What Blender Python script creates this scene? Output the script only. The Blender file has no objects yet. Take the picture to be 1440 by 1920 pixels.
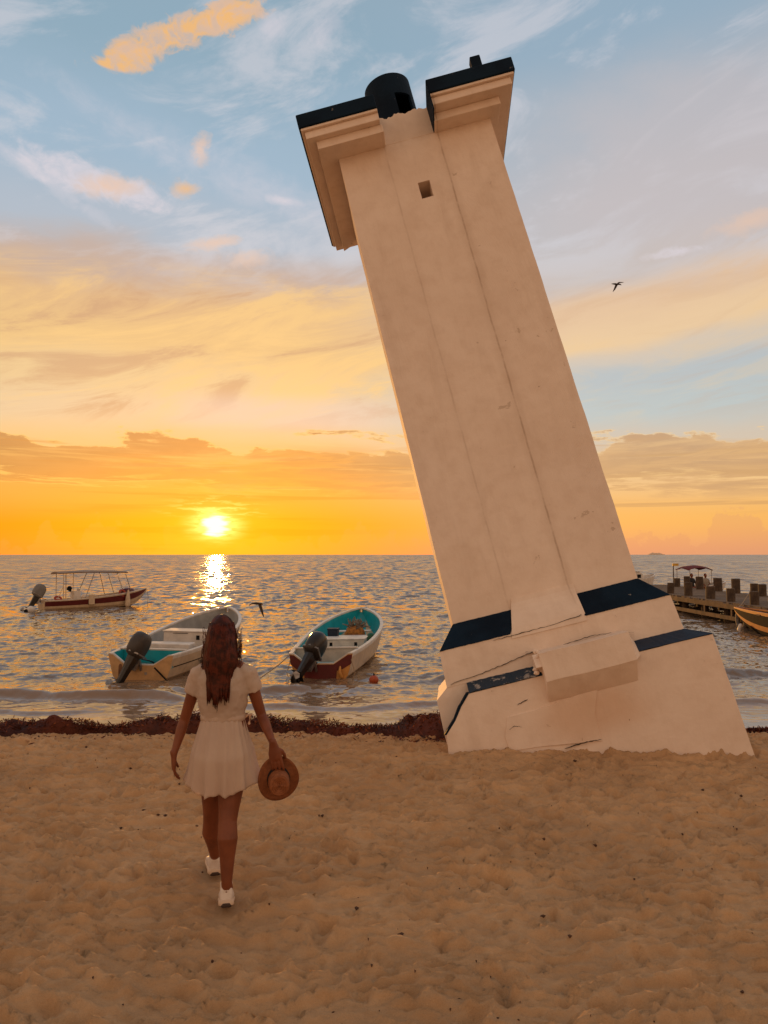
import bpy, math, random
import numpy as np
from math import radians as rad, sin, cos, pi, sqrt, atan, atan2
from mathutils import Vector, Matrix, Euler

random.seed(7); rng = np.random.default_rng(7)
SC = bpy.context.scene
COL = SC.collection

def lin(r, g, b):
    f = lambda c: (c/255/12.92) if c/255 <= .04045 else ((c/255+.055)/1.055)**2.4
    return (f(r), f(g), f(b), 1.0)

# ------------------------------------------------------------------ camera
FPX = 1450.0                                   # focal length in pixels of the 1440 x 1920 photograph
PITCH = atan(80/FPX)
EYE = Vector((0, 0, 2.45))
cam = bpy.data.cameras.new('camera'); cam_o = bpy.data.objects.new('camera', cam); COL.objects.link(cam_o)
cam.sensor_fit = 'VERTICAL'; cam.sensor_height = 36.0; cam.lens = FPX/1920*36.0
cam.clip_start = .05; cam.clip_end = 60000
cam_o.location = EYE; cam_o.rotation_euler = (pi/2+PITCH, 0, 0)
SC.camera = cam_o
_F = Vector((0, cos(PITCH), sin(PITCH))); _U = Vector((0, -sin(PITCH), cos(PITCH))); _R = Vector((1, 0, 0))
def at(px, py, Y):
    """world point of a photograph pixel at distance Y along the beach-to-sea axis"""
    r = _F + _R*((px-720)/FPX) + _U*((960-py)/FPX)
    return EYE + r*(Y/r.y)

# ------------------------------------------------------------------ sky, sun, exposure
SUN_AZ, SUN_EL = -12.3, 2.15
SC.view_settings.view_transform = 'Standard'; SC.view_settings.look = 'None'
SC.view_settings.exposure = 0; SC.view_settings.gamma = 1
SC.view_settings.use_curve_mapping = False

class NT:
    """small helper that writes node maths as expressions"""
    def __init__(s, tree): s.t = tree; s.n = tree.nodes; s.l = tree.links
    def new(s, kind, **kw):
        n = s.n.new(kind)
        for k, v in kw.items(): setattr(n, k, v)
        return n
    def put(s, sock, v):
        if isinstance(v, V): s.l.new(v.s, sock)
        elif isinstance(v, bpy.types.NodeSocket): s.l.new(v, sock)
        else:
            try: sock.default_value = v
            except Exception:
                sock.default_value = tuple(v)[:len(sock.default_value)]
    def math(s, op, a, b=None, c=None):
        n = s.new('ShaderNodeMath', operation=op); s.put(n.inputs[0], a)
        if b is not None: s.put(n.inputs[1], b)
        if c is not None: s.put(n.inputs[2], c)
        return V(s, n.outputs[0])
    def sstep(s, x, a, b, lo=0.0, hi=1.0, kind='SMOOTHSTEP'):
        n = s.new('ShaderNodeMapRange', interpolation_type=kind)
        s.put(n.inputs['Value'], x); s.put(n.inputs['From Min'], a); s.put(n.inputs['From Max'], b)
        s.put(n.inputs['To Min'], lo); s.put(n.inputs['To Max'], hi)
        return V(s, n.outputs[0])
    def mix(s, f, a, b, blend='MIX'):
        n = s.new('ShaderNodeMix', data_type='RGBA', blend_type=blend); n.clamp_factor = True
        s.put(n.inputs[0], f); s.put(n.inputs[6], a); s.put(n.inputs[7], b)
        return V(s, n.outputs[2])
    def ramp(s, x, stops, interp='EASE'):
        n = s.new('ShaderNodeValToRGB'); r = n.color_ramp; r.interpolation = interp
        while len(r.elements) < len(stops): r.elements.new(.5)
        for e, (p, c) in zip(r.elements, stops): e.position = p; e.color = c
        s.put(n.inputs[0], x); return V(s, n.outputs[0])
    def vec(s, x, y, z=0.0):
        n = s.new('ShaderNodeCombineXYZ'); s.put(n.inputs[0], x); s.put(n.inputs[1], y); s.put(n.inputs[2], z)
        return V(s, n.outputs[0])
    def noise(s, v, scale=1.0, detail=4.0, rough=.55, dist=0.0, lac=2.0):
        n = s.new('ShaderNodeTexNoise'); s.put(n.inputs['Vector'], v)
        n.inputs['Scale'].default_value = scale; n.inputs['Detail'].default_value = detail
        n.inputs['Roughness'].default_value = rough; n.inputs['Distortion'].default_value = dist
        n.inputs['Lacunarity'].default_value = lac
        return V(s, n.outputs['Fac'])
class V:
    def __init__(s, n, sock): s.n = n; s.s = sock
    def __add__(a, b): return a.n.math('ADD', a, b)
    __radd__ = __add__
    def __sub__(a, b): return a.n.math('SUBTRACT', a, b)
    def __rsub__(a, b): return a.n.math('SUBTRACT', b, a)
    def __mul__(a, b): return a.n.math('MULTIPLY', a, b)
    __rmul__ = __mul__
    def __truediv__(a, b): return a.n.math('DIVIDE', a, b)
    def __pow__(a, b): return a.n.math('POWER', a, b)

def dir_of(px, py):
    r = (_F + _R*((px-720)/FPX) + _U*((960-py)/FPX)).normalized()
    return math.degrees(atan2(r.x, r.y)), math.degrees(math.asin(r.z))

W = bpy.data.worlds.new('World'); SC.world = W; W.use_nodes = True
W.cycles.sampling_method = 'MANUAL'; W.cycles.sample_map_resolution = 512
def build_sky():
    W.node_tree.nodes.clear(); N = NT(W.node_tree)
    tc = N.new('ShaderNodeTexCoord'); sep = N.new('ShaderNodeSeparateXYZ'); N.l.new(tc.outputs['Generated'], sep.inputs[0])
    x, y, z = [V(N, o) for o in sep.outputs]
    az = N.math('ARCTAN2', x, y)*57.29578
    el = N.math('ARCSINE', z)*57.29578
    elc = N.math('MAXIMUM', el, 0.0)
    t = elc/90.0
    P = lambda stops: [(e/90.0, lin(*c)) for e, c in stops]
    # large warps so that no band edge is straight
    wv = N.vec(az*.05, el*.12, 3.1)
    w1 = (N.noise(wv, 1.0, 5, .6) - .5)*5.5
    tl = N.math('MAXIMUM', (elc + w1*N.sstep(elc, 2, 12))/90.0, 0.0)
    left = N.ramp(tl, P([(0,(234,126,46)),(2,(238,126,28)),(4.5,(238,148,60)),(7.5,(240,188,122)),(10,(232,196,155)),(12.5,(236,196,140)),
                         (15,(238,190,122)),(17.5,(228,180,124)),(19.6,(198,170,156)),(22,(176,188,204)),(27,(158,184,206)),(34,(142,172,192)),(50,(156,164,176)),(90,(146,144,144))]))
    w2 = (N.noise(N.vec(az*.06, el*.16, 9.0), 1.0, 4, .6) - .5)*3.0
    tr = N.math('MAXIMUM', (elc - (az-22.0)*.10*N.sstep(elc, 9, 16) + w2*N.sstep(elc, 2, 12))/90.0, 0.0)
    right = N.ramp(tr, P([(0,(226,164,122)),(2.5,(240,178,104)),(5.5,(232,186,138)),(8,(206,190,178)),(10,(184,194,200)),(13,(182,190,198)),(14.4,(212,196,182)),
                          (15.6,(240,202,158)),(18.2,(234,194,156)),(20,(204,190,186)),(24,(196,190,194)),(30,(176,184,196)),(35,(150,175,196)),(50,(156,166,178)),(90,(146,144,144))]))
    back = N.ramp(t, P([(0,(222,174,140)),(8,(246,197,158)),(20,(243,196,158)),(35,(216,184,160)),(60,(170,160,150)),(90,(140,137,138))]))
    mr = N.sstep(az, -8.0, 14.0)
    col = N.mix(mr, left, right)
    # high thin veil streaks, soft
    n1 = N.noise(N.vec(az*.055+el*.05, el*.19-az*.055, 1.7), 1.0, 8, .64, .6)
    v1 = N.sstep(n1, .47, .64)*N.sstep(elc, 17, 22)*.62
    col = N.mix(v1, col, lin(214,212,220))
    # golden streaked deck (left, 9..19 degrees)
    ns = N.noise(N.vec(az*.075, el*.34-az*.07, 4.2), 1.0, 9, .66, .8)
    band = N.sstep(el, 8.6, 10.5)*(1.0-N.sstep(el+w1*.5, 18.0, 20.5))*(1.0-N.sstep(az, 0.0, 12.0)*.75)
    col = N.mix(N.sstep(ns, .48, .64)*band*.8, col, lin(252,202,126))
    col = N.mix((1.0-N.sstep(ns, .36, .50))*band*.75, col, lin(206,154,112))
    # lavender gap over the bank
    gap = N.sstep(el, 8.8, 9.8)*(1.0-N.sstep(el, 10.6, 12.2))*(1.0-N.sstep(N.math('ABSOLUTE', az+7.0), 4, 12))
    col = N.mix(gap*.6, col, lin(228,200,186))
    # pink blush mass upper right
    a0, e0 = dir_of(1270, 340)
    rr = N.math('SQRT', ((az-a0)/9.0)**2.0 + ((el-e0)/7.0)**2.0)
    nb = N.noise(N.vec(az*.07, el*.12, 6.0), 1.0, 6, .6)
    col = N.mix((1.0-N.sstep(rr+(nb-.5)*1.8, .45, 1.15))*.5, col, lin(204,192,194))
    # low cumulus bank, ragged top edge, 3.5..9 degrees
    nc = N.noise(N.vec(az*.13, el*.42, 2.0), 1.0, 8, .62, .25)
    nc2 = N.noise(N.vec(az*.07, el*1.1, 7.7), 1.0, 7, .62, .5)
    top = 1.0-N.sstep(el + (nc-.5)*11.0, 7.2, 9.0)
    bot = N.sstep(el + (nc2-.5)*3.0, 4.2, 6.0)
    dens = top*bot
    bank = N.sstep(nc*.55+nc2*.45 + dens*.32, .65, .74)*N.sstep(dens, .05, .5)
    bankcol = N.mix(N.sstep(nc, .38, .62), lin(172,102,44), lin(202,130,62))
    bankcol = N.mix(mr, bankcol, N.mix(N.sstep(nc, .38, .62), lin(186,140,108), lin(214,164,118)))
    bankcol = N.mix(N.sstep(nc2, .55, .68)*.5, bankcol, N.mix(mr, lin(250,184,92), lin(238,190,132)))
    bankcol = N.mix((1.0-N.sstep(nc2, .36, .46))*.6, bankcol, N.mix(mr, lin(166,98,48), lin(182,138,110)))
    col = N.mix(bank*.9, col, bankcol)
    rim = N.sstep(nc*.55+nc2*.45 + dens*.32, .60, .665)*(1.0-N.sstep(nc*.55+nc2*.45 + dens*.32, .665, .74))*N.sstep(dens, .05, .5)
    col = N.mix(rim*.55, col, N.mix(mr, lin(253,196,96), lin(246,202,142)))
    # thin dark bars lower down
    nd = N.noise(N.vec(az*.05, el*1.5, 12.0), 1.0, 6, .55, .3)
    bars = N.sstep(nd, .55, .64)*N.sstep(el, 2.6, 3.6)*(1.0-N.sstep(el, 7.0, 9.0))
    col = N.mix(bars*.75, col, N.mix(mr, lin(204,120,34), lin(200,150,106)))
    # ragged darker streak bank across the middle, above the sun
    ne = N.noise(N.vec(az*.10, el*.95, 17.0), 1.0, 8, .64, .5)
    sb = N.sstep(ne, .47, .56)*N.sstep(el, 3.6, 4.6)*(1.0-N.sstep(el+w1*.3, 6.6, 8.4))*N.sstep(az, -24, -12)
    col = N.mix(sb*.78, col, N.mix(mr, N.mix(N.sstep(ne, .52, .64), lin(232,150,52), lin(198,122,50)), N.mix(N.sstep(ne, .52, .64), lin(222,172,122), lin(190,146,116))))
    # faint distant cumulus heads on the horizon
    nh = N.noise(N.vec(az*.22, 0.0, 5.0), 1.0, 2, .5)
    nh2 = N.noise(N.vec(az*.75, el*.75, 15.0), 1.0, 5, .62)
    heads = 1.0-N.sstep(el - N.sstep(nh, .40, .68)*2.6 + (nh2-.5)*5.0, .2, .6)
    col = N.mix(heads*.38*(1.0-N.sstep(N.math('ABSOLUTE', az-SUN_AZ), 2, 8)*-0.0), col, N.mix(mr, lin(222,138,70), lin(214,150,116)))
    sa_ = N.noise(N.vec(az*.36+el*.1, el*.55, 30.0), 1.0, 8, .62, .5); sb_ = N.noise(N.vec(az*.75, el*1.0, 33.0), 1.0, 7, .62, .5)
    # lit scraps of cloud: (px, py, half width deg, half height deg, tilt, colour, strength, noise)
    def scrap(px, py, hw, hh, tilt, c, k, seed, fr=.55, soft=.22, rag=1.5):
        nonlocal col
        a, e = dir_of(px, py)
        ca, sa = cos(rad(tilt)), sin(rad(tilt))
        u = ((az-a)*cos(rad(e))*ca + (el-e)*sa)/hw; v = ((el-e)*ca - (az-a)*cos(rad(e))*sa)/hh
        r = N.math('SQRT', u*u + v*v)
        n = sa_ if fr < .5 else sb_
        m = 1.0-N.sstep(r + (n-.5)*rag*2.4, 1.0-soft*1.7, 1.0+soft*1.7)
        col = N.mix(m*k*N.sstep(sb_, .3, .6, .6, 1.0), col, c)
    Y_ = N.mix(N.sstep(sb_, .40, .60), lin(238,190,150), lin(254,190,108)); Pk = lin(226,216,224); Pe = lin(244,200,170)
    scrap(345, 58, 4.3, .80, 24, Y_, .92, 1.0, .7, .2, 1.25)
    scrap(240, 108, 2.1, .70, 16, Y_, .92, 2.0, .45, .2, 1.2)
    scrap(435, 26, 1.9, .80, 20, Y_, .9, 3.0, .7, .2, 1.2)
    scrap(175, 338, 4.0, .95, -10, Pk, .8, 4.0, .35, .25, 1.0)
    scrap(205, 348, 1.6, .55, 8, Pe, .8, 5.0, .8, .5)
    scrap(347, 354, .75, .38, 5, Y_, .75, 6.0, .9, .4)
    scrap(376, 280, .5, .75, -20, Pe, .8, 7.0, .9, .4)
    scrap(405, 455, 1.4, .32, 12, Pe, .7, 8.0, .9, .4)
    scrap(465, 485, 1.2, .45, 6, Pe, .6, 9.0, .8, .5)
    scrap(530, 376, .9, .22, -8, Pk, .7, 10.0, .9, .4)
    scrap(510, 50, .7, .5, 30, Pk, .5, 11.0, .9, .5)
    scrap(610, 55, 1.2, .6, 40, Pk, .4, 12.0, .7, .5)
    scrap(1265, 473, 1.5, .25, 2, Pk, .7, 13.0, .9, .4)
    scrap(1410, 412, 1.6, .5, 10, Pe, .6, 14.0, .6, .5)
    scrap(480, 350, 8.0, .9, -18, Pk, .35, 16.0, .25, .6)
    scrap(60, 320, 4.2, .35, -28, Pk, .4, 18.0, .5, .5)
    # the sun and its glow
    dx = (az-SUN_AZ); dy = (el-SUN_EL)
    r = N.math('SQRT', (dx/1.15)**2.0 + dy*dy)
    cut = N.noise(N.vec(az*.5, el*3.2, 21.0), 1.0, 4, .6)
    streak = N.sstep(cut, .40, .60, .45, 1.0)
    wide = (1.0-N.sstep(N.math('SQRT', (dx/1.8)**2.0+dy*dy), 0, 11.5))**1.6
    col = N.mix(wide*(1.0-bank*.78)*.70, col, N.mix(N.sstep(nd, .5, .62), (.93,.26,.018,1), (.72,.175,.012,1)))
    col = N.mix(N.math('MAXIMUM', bank, sb*.9)*(1.0-N.sstep(nc2, .46, .60)*.85)*.55, col, N.mix(mr, N.mix(wide, lin(190,122,62), lin(224,128,24)), lin(196,148,112)))
    mid = (1.0-N.sstep(N.math('SQRT', (dx/1.7)**2.0+(dy*1.05)**2.0), 0, 3.6))**1.7
    col = N.mix(mid*streak*.85, col, (1.05,.37,.03,1))
    hot = (1.0-N.sstep(N.math('SQRT', (dx/1.6)**2.0+dy*dy), .3, 1.9))**1.5
    col = N.mix(hot*streak, col, (1.9,1.15,.32,1))
    rays = mid*N.sstep(cut, .50, .60)*N.sstep(el, 2.6, 3.2)
    col = N.mix(rays*.9, col, (1.7,1.05,.30,1))
    disc = 1.0-N.sstep(r + (cut-.5)*1.7, .40, 1.0)
    col = N.mix(disc, col, (2.4,1.95,1.15,1))
    # behind the camera: plain warm dusk sky
    bk = N.sstep(N.math('ABSOLUTE', az), 50.0, 95.0)
    col = N.mix(bk, col, back)
    # below the horizon (never seen, the sea hides it)
    col = N.mix(N.sstep(el, -.6, -.05), lin(120,84,60), col)
    nish = N.new('ShaderNodeTexSky', sky_type='NISHITA'); nish.sun_disc = False
    nish.sun_elevation = rad(SUN_EL); nish.sun_rotation = rad(SUN_AZ); nish.air_density = 1.3; nish.dust_density = .5
    b1 = N.new('ShaderNodeBackground'); N.l.new(nish.outputs[0], b1.inputs[0]); b1.inputs[1].default_value = .05
    b2 = N.new('ShaderNodeBackground'); N.put(b2.inputs[0], col); b2.inputs[1].default_value = .86
    ad = N.new('ShaderNodeAddShader'); N.l.new(b1.outputs[0], ad.inputs[0]); N.l.new(b2.outputs[0], ad.inputs[1])
    out = N.new('ShaderNodeOutputWorld'); N.l.new(ad.outputs[0], out.inputs[0])
build_sky()
sl = bpy.data.lights.new('sun', 'SUN'); sl.energy = 2.0; sl.angle = rad(.6); sl.color = (1.0, .46, .10)
so = bpy.data.objects.new('sun', sl); COL.objects.link(so)
_sd = Vector((sin(rad(SUN_AZ))*cos(rad(SUN_EL)), cos(rad(SUN_AZ))*cos(rad(SUN_EL)), sin(rad(SUN_EL))))
so.rotation_euler = (-_sd).to_track_quat('-Z', 'Y').to_euler(); so.location = (-3, 20, 12)

# ------------------------------------------------------------------ materials
MATS = {}
def mat(name, base, rough=.6, var=None, vscale=4.0, bump=0.0, bscale=30.0, metal=0.0, spec=.5, coord='Object', fn=None, detail=5.0):
    if name in MATS: return MATS[name]
    m = bpy.data.materials.new(name); m.use_nodes = True; N = NT(m.node_tree)
    b = m.node_tree.nodes['Principled BSDF']
    b.inputs['Roughness'].default_value = rough; b.inputs['Metallic'].default_value = metal
    b.inputs['Specular IOR Level'].default_value = spec
    tc = N.new('ShaderNodeTexCoord'); co = V(N, tc.outputs[coord])
    base = tuple(base)[:3]+(1.0,)
    if var is not None:
        n = N.noise(co, vscale, detail, .6)
        N.put(b.inputs['Base Color'], N.mix(N.sstep(n, .35, .65), base, tuple(var)[:3]+(1.0,)))
    else: b.inputs['Base Color'].default_value = base
    if bump:
        n = N.noise(co, bscale, 6, .6); bp = N.new('ShaderNodeBump'); bp.inputs['Strength'].default_value = bump
        bp.inputs['Distance'].default_value = .01; N.put(bp.inputs['Height'], n); N.l.new(bp.outputs[0], b.inputs['Normal'])
    if fn: fn(N, b, co)
    MATS[name] = m; return m

# ------------------------------------------------------------------ mesh helpers
class MB:
    def __init__(s): s.v = []; s.f = []; s.m = []
    def add(s, vs, fs, mi=0):
        o = len(s.v); s.v += [tuple(v) for v in vs]; s.f += [tuple(i+o for i in f) for f in fs]; s.m += [mi]*len(fs); return s
    def hexa(s, p, mi=0):           # 8 corners: bottom ring 0-3, top ring 4-7
        return s.add(p, [(0,3,2,1),(4,5,6,7),(0,1,5,4),(1,2,6,5),(2,3,7,6),(3,0,4,7)], mi)
    def box(s, c, d, R=None, mi=0):
        hx, hy, hz = d[0]/2, d[1]/2, d[2]/2
        p = [Vector(q) for q in [(-hx,-hy,-hz),(hx,-hy,-hz),(hx,hy,-hz),(-hx,hy,-hz),(-hx,-hy,hz),(hx,-hy,hz),(hx,hy,hz),(-hx,hy,hz)]]
        if R is not None: p = [R @ q for q in p]
        return s.hexa([q+Vector(c) for q in p], mi)
    def bar(s, a, b, w, h=None, mi=0):
        a, b = Vector(a), Vector(b); d = b-a; h = h or w
        R = d.to_track_quat('Z', 'Y').to_matrix()
        return s.box((a+b)/2, (w, h, d.length), R, mi)
    def loft(s, rings, caps=True, closed=True, mi=0):
        k = len(rings[0]); o = len(s.v)
        for r in rings: s.v += [tuple(p) for p in r]
        n = k if closed else k-1
        for i in range(len(rings)-1):
            for j in range(n):
                a = o+i*k+j; b = o+i*k+(j+1) % k
                s.f.append((a, b, b+k, a+k)); s.m.append(mi)
        if caps and closed:
            s.f.append(tuple(o+j for j in reversed(range(k)))); s.m.append(mi)
            s.f.append(tuple(o+(len(rings)-1)*k+j for j in range(k))); s.m.append(mi)
        return s
    def tube(s, pts, rads, k=10, ref=None, dome=True, mi=0):
        """tapered tube through points; rads: r or (rx, ry); domed ends"""
        pts = [Vector(p) for p in pts]; rads = [(r, r) if not isinstance(r, (tuple, list)) else r for r in rads]
        ref = Vector(ref) if ref is not None else Vector((0, 1, 0)); rings = []
        n = len(pts)
        tang = [(pts[min(i+1, n-1)]-pts[max(i-1, 0)]).normalized() for i in range(n)]
        def ring(c, t, rx, ry):
            a = ref.cross(t)
            if a.length < 1e-3: a = Vector((1, 0, 0)).cross(t)
            a.normalize(); b = t.cross(a).normalized()
            return [c + a*(rx*cos(2*pi*j/k)) + b*(ry*sin(2*pi*j/k)) for j in range(k)]
        if dome:
            for q in (.99, .8, .45):
                rx, ry = rads[0]; rings.append(ring(pts[0]-tang[0]*min(rx, ry)*q, tang[0], rx*sqrt(1-q*q), ry*sqrt(1-q*q)))
        for c, t, (rx, ry) in zip(pts, tang, rads): rings.append(ring(c, t, rx, ry))
        if dome:
            for q in (.45, .8, .99):
                rx, ry = rads[-1]; rings.append(ring(pts[-1]+tang[-1]*min(rx, ry)*q, tang[-1], rx*sqrt(1-q*q), ry*sqrt(1-q*q)))
        return s.loft(rings, mi=mi)
    def ellipsoid(s, c, r, R=None, k=16, n=10, mi=0, p=1.0):
        rings = []
        for i in range(n+1):
            a = -pi/2 + pi*(i+.02)/(n+.04)
            z = r[2]*sin(a); q = cos(a)
            sg = lambda w: math.copysign(abs(w)**p, w)
            rings.append([(r[0]*q**p*sg(cos(2*pi*j/k)), r[1]*q**p*sg(sin(2*pi*j/k)), math.copysign(abs(sin(a))**p, sin(a))*r[2]) for j in range(k)])
        if R is not None: rings = [[R @ Vector(v) for v in g] for g in rings]
        return s.loft([[Vector(v)+Vector(c) for v in g] for g in rings], mi=mi)
    def lathe(s, prof, c=(0,0,0), R=None, k=32, caps=False, mi=0):
        rings = [[Vector((r*cos(2*pi*j/k), r*sin(2*pi*j/k), z)) for j in range(k)] for r, z in prof]
        if R is not None: rings = [[R @ v for v in g] for g in rings]
        return s.loft([[v+Vector(c) for v in g] for g in rings], caps=caps, mi=mi)
    def prism(s, poly, n0, n1, fr, mi=0):
        """poly in (a, b); fr maps (a, b, n) to 3-D"""
        k = len(poly); s.add([fr(a, b, n0) for a, b in poly]+[fr(a, b, n1) for a, b in poly],
            [tuple(range(k)), tuple(reversed(range(k, 2*k)))]+[(j, k+j, k+(j+1) % k, (j+1) % k) for j in range(k)], mi); return s
    def obj(s, name, mats, parent=None, smooth=False, bevel=0, loc=None, recalc=True):
        me = bpy.data.meshes.new(name); me.from_pydata(s.v, [], s.f)
        for m in (mats if isinstance(mats, (list, tuple)) else [mats]): me.materials.append(m)
        if any(s.m): me.polygons.foreach_set('material_index', s.m)
        if recalc:
            import bmesh
            bm = bmesh.new(); bm.from_mesh(me); bmesh.ops.recalc_face_normals(bm, faces=bm.faces); bm.to_mesh(me); bm.free()
        if smooth: me.polygons.foreach_set('use_smooth', [True]*len(me.polygons))
        me.update()
        o = bpy.data.objects.new(name, me); COL.objects.link(o)
        if parent is not None: o.parent = parent
        if loc is not None: o.location = loc
        if bevel:
            b = o.modifiers.new('bevel', 'BEVEL'); b.width = bevel; b.segments = 2; b.limit_method = 'ANGLE'; b.angle_limit = rad(40)
        return o
def tag(o, label=None, cat=None, group=None, kind=None):
    if label: o['label'] = label
    if cat: o['category'] = cat
    if group: o['group'] = group
    if kind: o['kind'] = kind
    return o
def empty(name, loc=(0,0,0), rot=(0,0,0), **kw):
    o = bpy.data.objects.new(name, None); COL.objects.link(o); o.location = loc; o.rotation_euler = rot; o.empty_display_size = .2
    return tag(o, **kw)
def grid_obj(name, X, Y, Z, m, smooth=True):
    r, c = X.shape; me = bpy.data.meshes.new(name)
    co = np.stack([X, Y, Z], -1).reshape(-1, 3).astype(np.float32)
    me.vertices.add(r*c); me.vertices.foreach_set('co', co.ravel())
    i = (np.arange(r-1)[:, None]*c + np.arange(c-1)[None, :]).ravel()
    q = np.stack([i, i+1, i+c+1, i+c], -1).astype(np.int32); nf = len(q)
    me.loops.add(nf*4); me.loops.foreach_set('vertex_index', q.ravel())
    me.polygons.add(nf); me.polygons.foreach_set('loop_start', np.arange(nf, dtype=np.int32)*4)
    me.polygons.foreach_set('loop_total', np.full(nf, 4, dtype=np.int32))
    me.update(calc_edges=True); me.polygons.foreach_set('use_smooth', [smooth]*nf); me.materials.append(m)
    o = bpy.data.objects.new(name, me); COL.objects.link(o); return o

# ------------------------------------------------------------------ noise in numpy
def hash2(ix, iy, seed):
    h = (ix.astype(np.int64)*374761393 + iy.astype(np.int64)*668265263 + seed*974711) & 0xffffffff
    h = ((h ^ (h >> 13))*1274126177) & 0xffffffff
    return ((h ^ (h >> 16)) & 0xffff)/65535.0
def vnoise(x, y, seed=0):
    ix = np.floor(x); iy = np.floor(y); fx = x-ix; fy = y-iy
    fx = fx*fx*fx*(fx*(fx*6-15)+10); fy = fy*fy*fy*(fy*(fy*6-15)+10)
    a = hash2(ix, iy, seed); b = hash2(ix+1, iy, seed); c = hash2(ix, iy+1, seed); d = hash2(ix+1, iy+1, seed)
    return (a*(1-fx)+b*fx)*(1-fy)+(c*(1-fx)+d*fx)*fy*1.0
def fbm(x, y, seed=0, o=4, g=.5):
    s = 0; a = 1; t = 0
    for k in range(o): s = s+a*vnoise(x*2**k+k*17.3, y*2**k+k*9.1, seed+k); t += a; a *= g
    return s/t

# ------------------------------------------------------------------ sand
def sand_base(x, y):
    z = np.interp(y, [-400, -6, 4, 7.8, 8.6, 9.4, 11.0, 14, 20, 30], [1.6, .62, .455, .50, .44, .30, .0, -.4, -1.0, -1.8])
    return z
def sand_height(X, Y):
    z = sand_base(X, Y)
    near = np.clip((Y-1.0)/1.5, 0, 1)*np.clip((10.6-Y)/1.2, 0, 1)*np.clip((14-np.abs(X))/3, 0, 1)
    d = (fbm(X*.55, Y*.75, 3, 3)-.5)*.07
    wx = X+.35*fbm(X*1.3, Y*1.3, 31, 2); wy = Y+.35*fbm(X*1.3, Y*1.3, 41, 2)
    rg = 1-np.abs(2*fbm(wx*2.6, wy*7.5, 11, 3)-1)
    d += (rg**5-.25)*.046
    rg2 = 1-np.abs(2*fbm(wx*6.0, wy*15.0, 19, 2)-1)
    d += (rg2**3-.35)*.027
    d += (fbm(X*17, Y*28, 23, 3)-.5)*.022
    z = z+d*near
    return z
xs = np.unique(np.concatenate([-np.geomspace(5.6, 400, 50), np.arange(-5.6, 5.6, .019), np.geomspace(5.6, 400, 50)]))
ys = np.unique(np.concatenate([-np.geomspace(1, 400, 30), np.arange(-1, 2.6, .12), np.arange(2.6, 9.8, .0135), np.arange(9.8, 12, .06), np.geomspace(12, 30, 12)]))
GX, GY = np.meshgrid(xs, ys)
GZ = sand_height(GX, GY)
for _ in range(3800):                           # scuffs, footprints and their pushed-up rims
    cx = random.uniform(-5.4, 5.4); cy = random.uniform(2.7, 9.2)
    foot = random.random() < .28
    a = random.uniform(.07, .12) if foot else random.uniform(.02, .055); b = a*random.uniform(.38, .6)
    th = random.gauss(pi/2, .7); dep = random.uniform(.010, .036)*(1.0 if foot else .8)
    i0, i1 = np.searchsorted(xs, [cx-3*a, cx+3*a]); j0, j1 = np.searchsorted(ys, [cy-3*a, cy+3*a])
    sx = GX[j0:j1, i0:i1]-cx; sy = GY[j0:j1, i0:i1]-cy
    u = (sx*cos(th)+sy*sin(th))/a; v = (-sx*sin(th)+sy*cos(th))/b
    r2 = u*u+v*v; r2 = r2*(1+.5*(fbm(GX[j0:j1, i0:i1]*9, GY[j0:j1, i0:i1]*9, 77, 2)-.5))
    GZ[j0:j1, i0:i1] += -dep*np.exp(-r2**2.0) + dep*.6*np.exp(-((np.sqrt(r2)-1.30)/.26)**2)*(1-.5*v*np.sign(cy-3))/1.2*.8
# sand banked up against the leaning tower and under the shoes
GZ += .05*np.exp(-((GY-7.55)/.35)**2)*np.clip((GX-.7)/.3, 0, 1)*np.clip((3.9-GX)/.3, 0, 1)*(.4+1.2*fbm(GX*2.2, GY*2.2, 91, 3))
for (fx, fy) in ((-.892, 4.45), (-1.07, 4.93)):
    GZ = GZ - (GZ-.452)*np.exp(-(((GX-fx)/.10)**2+((GY-fy)/.2)**2)**2)
def sand_fn(N, b, co):
    n0 = N.noise(co, 1.1, 4, .6); n1 = N.noise(co, 9.0, 5, .65); n2 = N.noise(co, 260.0, 3, .7)
    c = N.mix(N.sstep(n0, .35, .65), (.52,.310,.160,1), (.65,.395,.205,1))
    c = N.mix(N.sstep(n1, .35, .7)*.45, c, (.42,.25,.13,1))
    c = N.mix(N.sstep(n2, .55, .72)*.5, c, (.26,.155,.085,1))
    c = N.mix(N.sstep(n2, .30, .42, 1.0, 0.0)*.35, c, (.85,.56,.33,1))
    sp = N.new('ShaderNodeSeparateXYZ'); N.put(sp.inputs[0], co)
    wet = N.sstep(V(N, sp.outputs[1]) + (n0-.5)*1.2, 9.2, 9.9)
    c = N.mix(wet*.65, c, (.20,.10,.055,1)); N.put(b.inputs['Base Color'], c)
    N.put(b.inputs['Roughness'], N.sstep(wet, 0, 1, .85, .35))
    bp = N.new('ShaderNodeBump'); bp.inputs['Strength'].default_value = .9; bp.inputs['Distance'].default_value = .016
    N.put(bp.inputs['Height'], N.noise(co, 45.0, 8, .72)); N.l.new(bp.outputs[0], b.inputs['Normal'])
M_SAND = mat('sand', (.6,.34,.17), .85, spec=.2, fn=sand_fn)
tag(grid_obj('sand', GX, GY, GZ, M_SAND), kind='structure')
def ground(x, y):
    j = int(np.clip(np.searchsorted(ys, y), 0, len(ys)-1)); i = int(np.clip(np.searchsorted(xs, x), 0, len(xs)-1)); return float(GZ[j, i])

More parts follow.
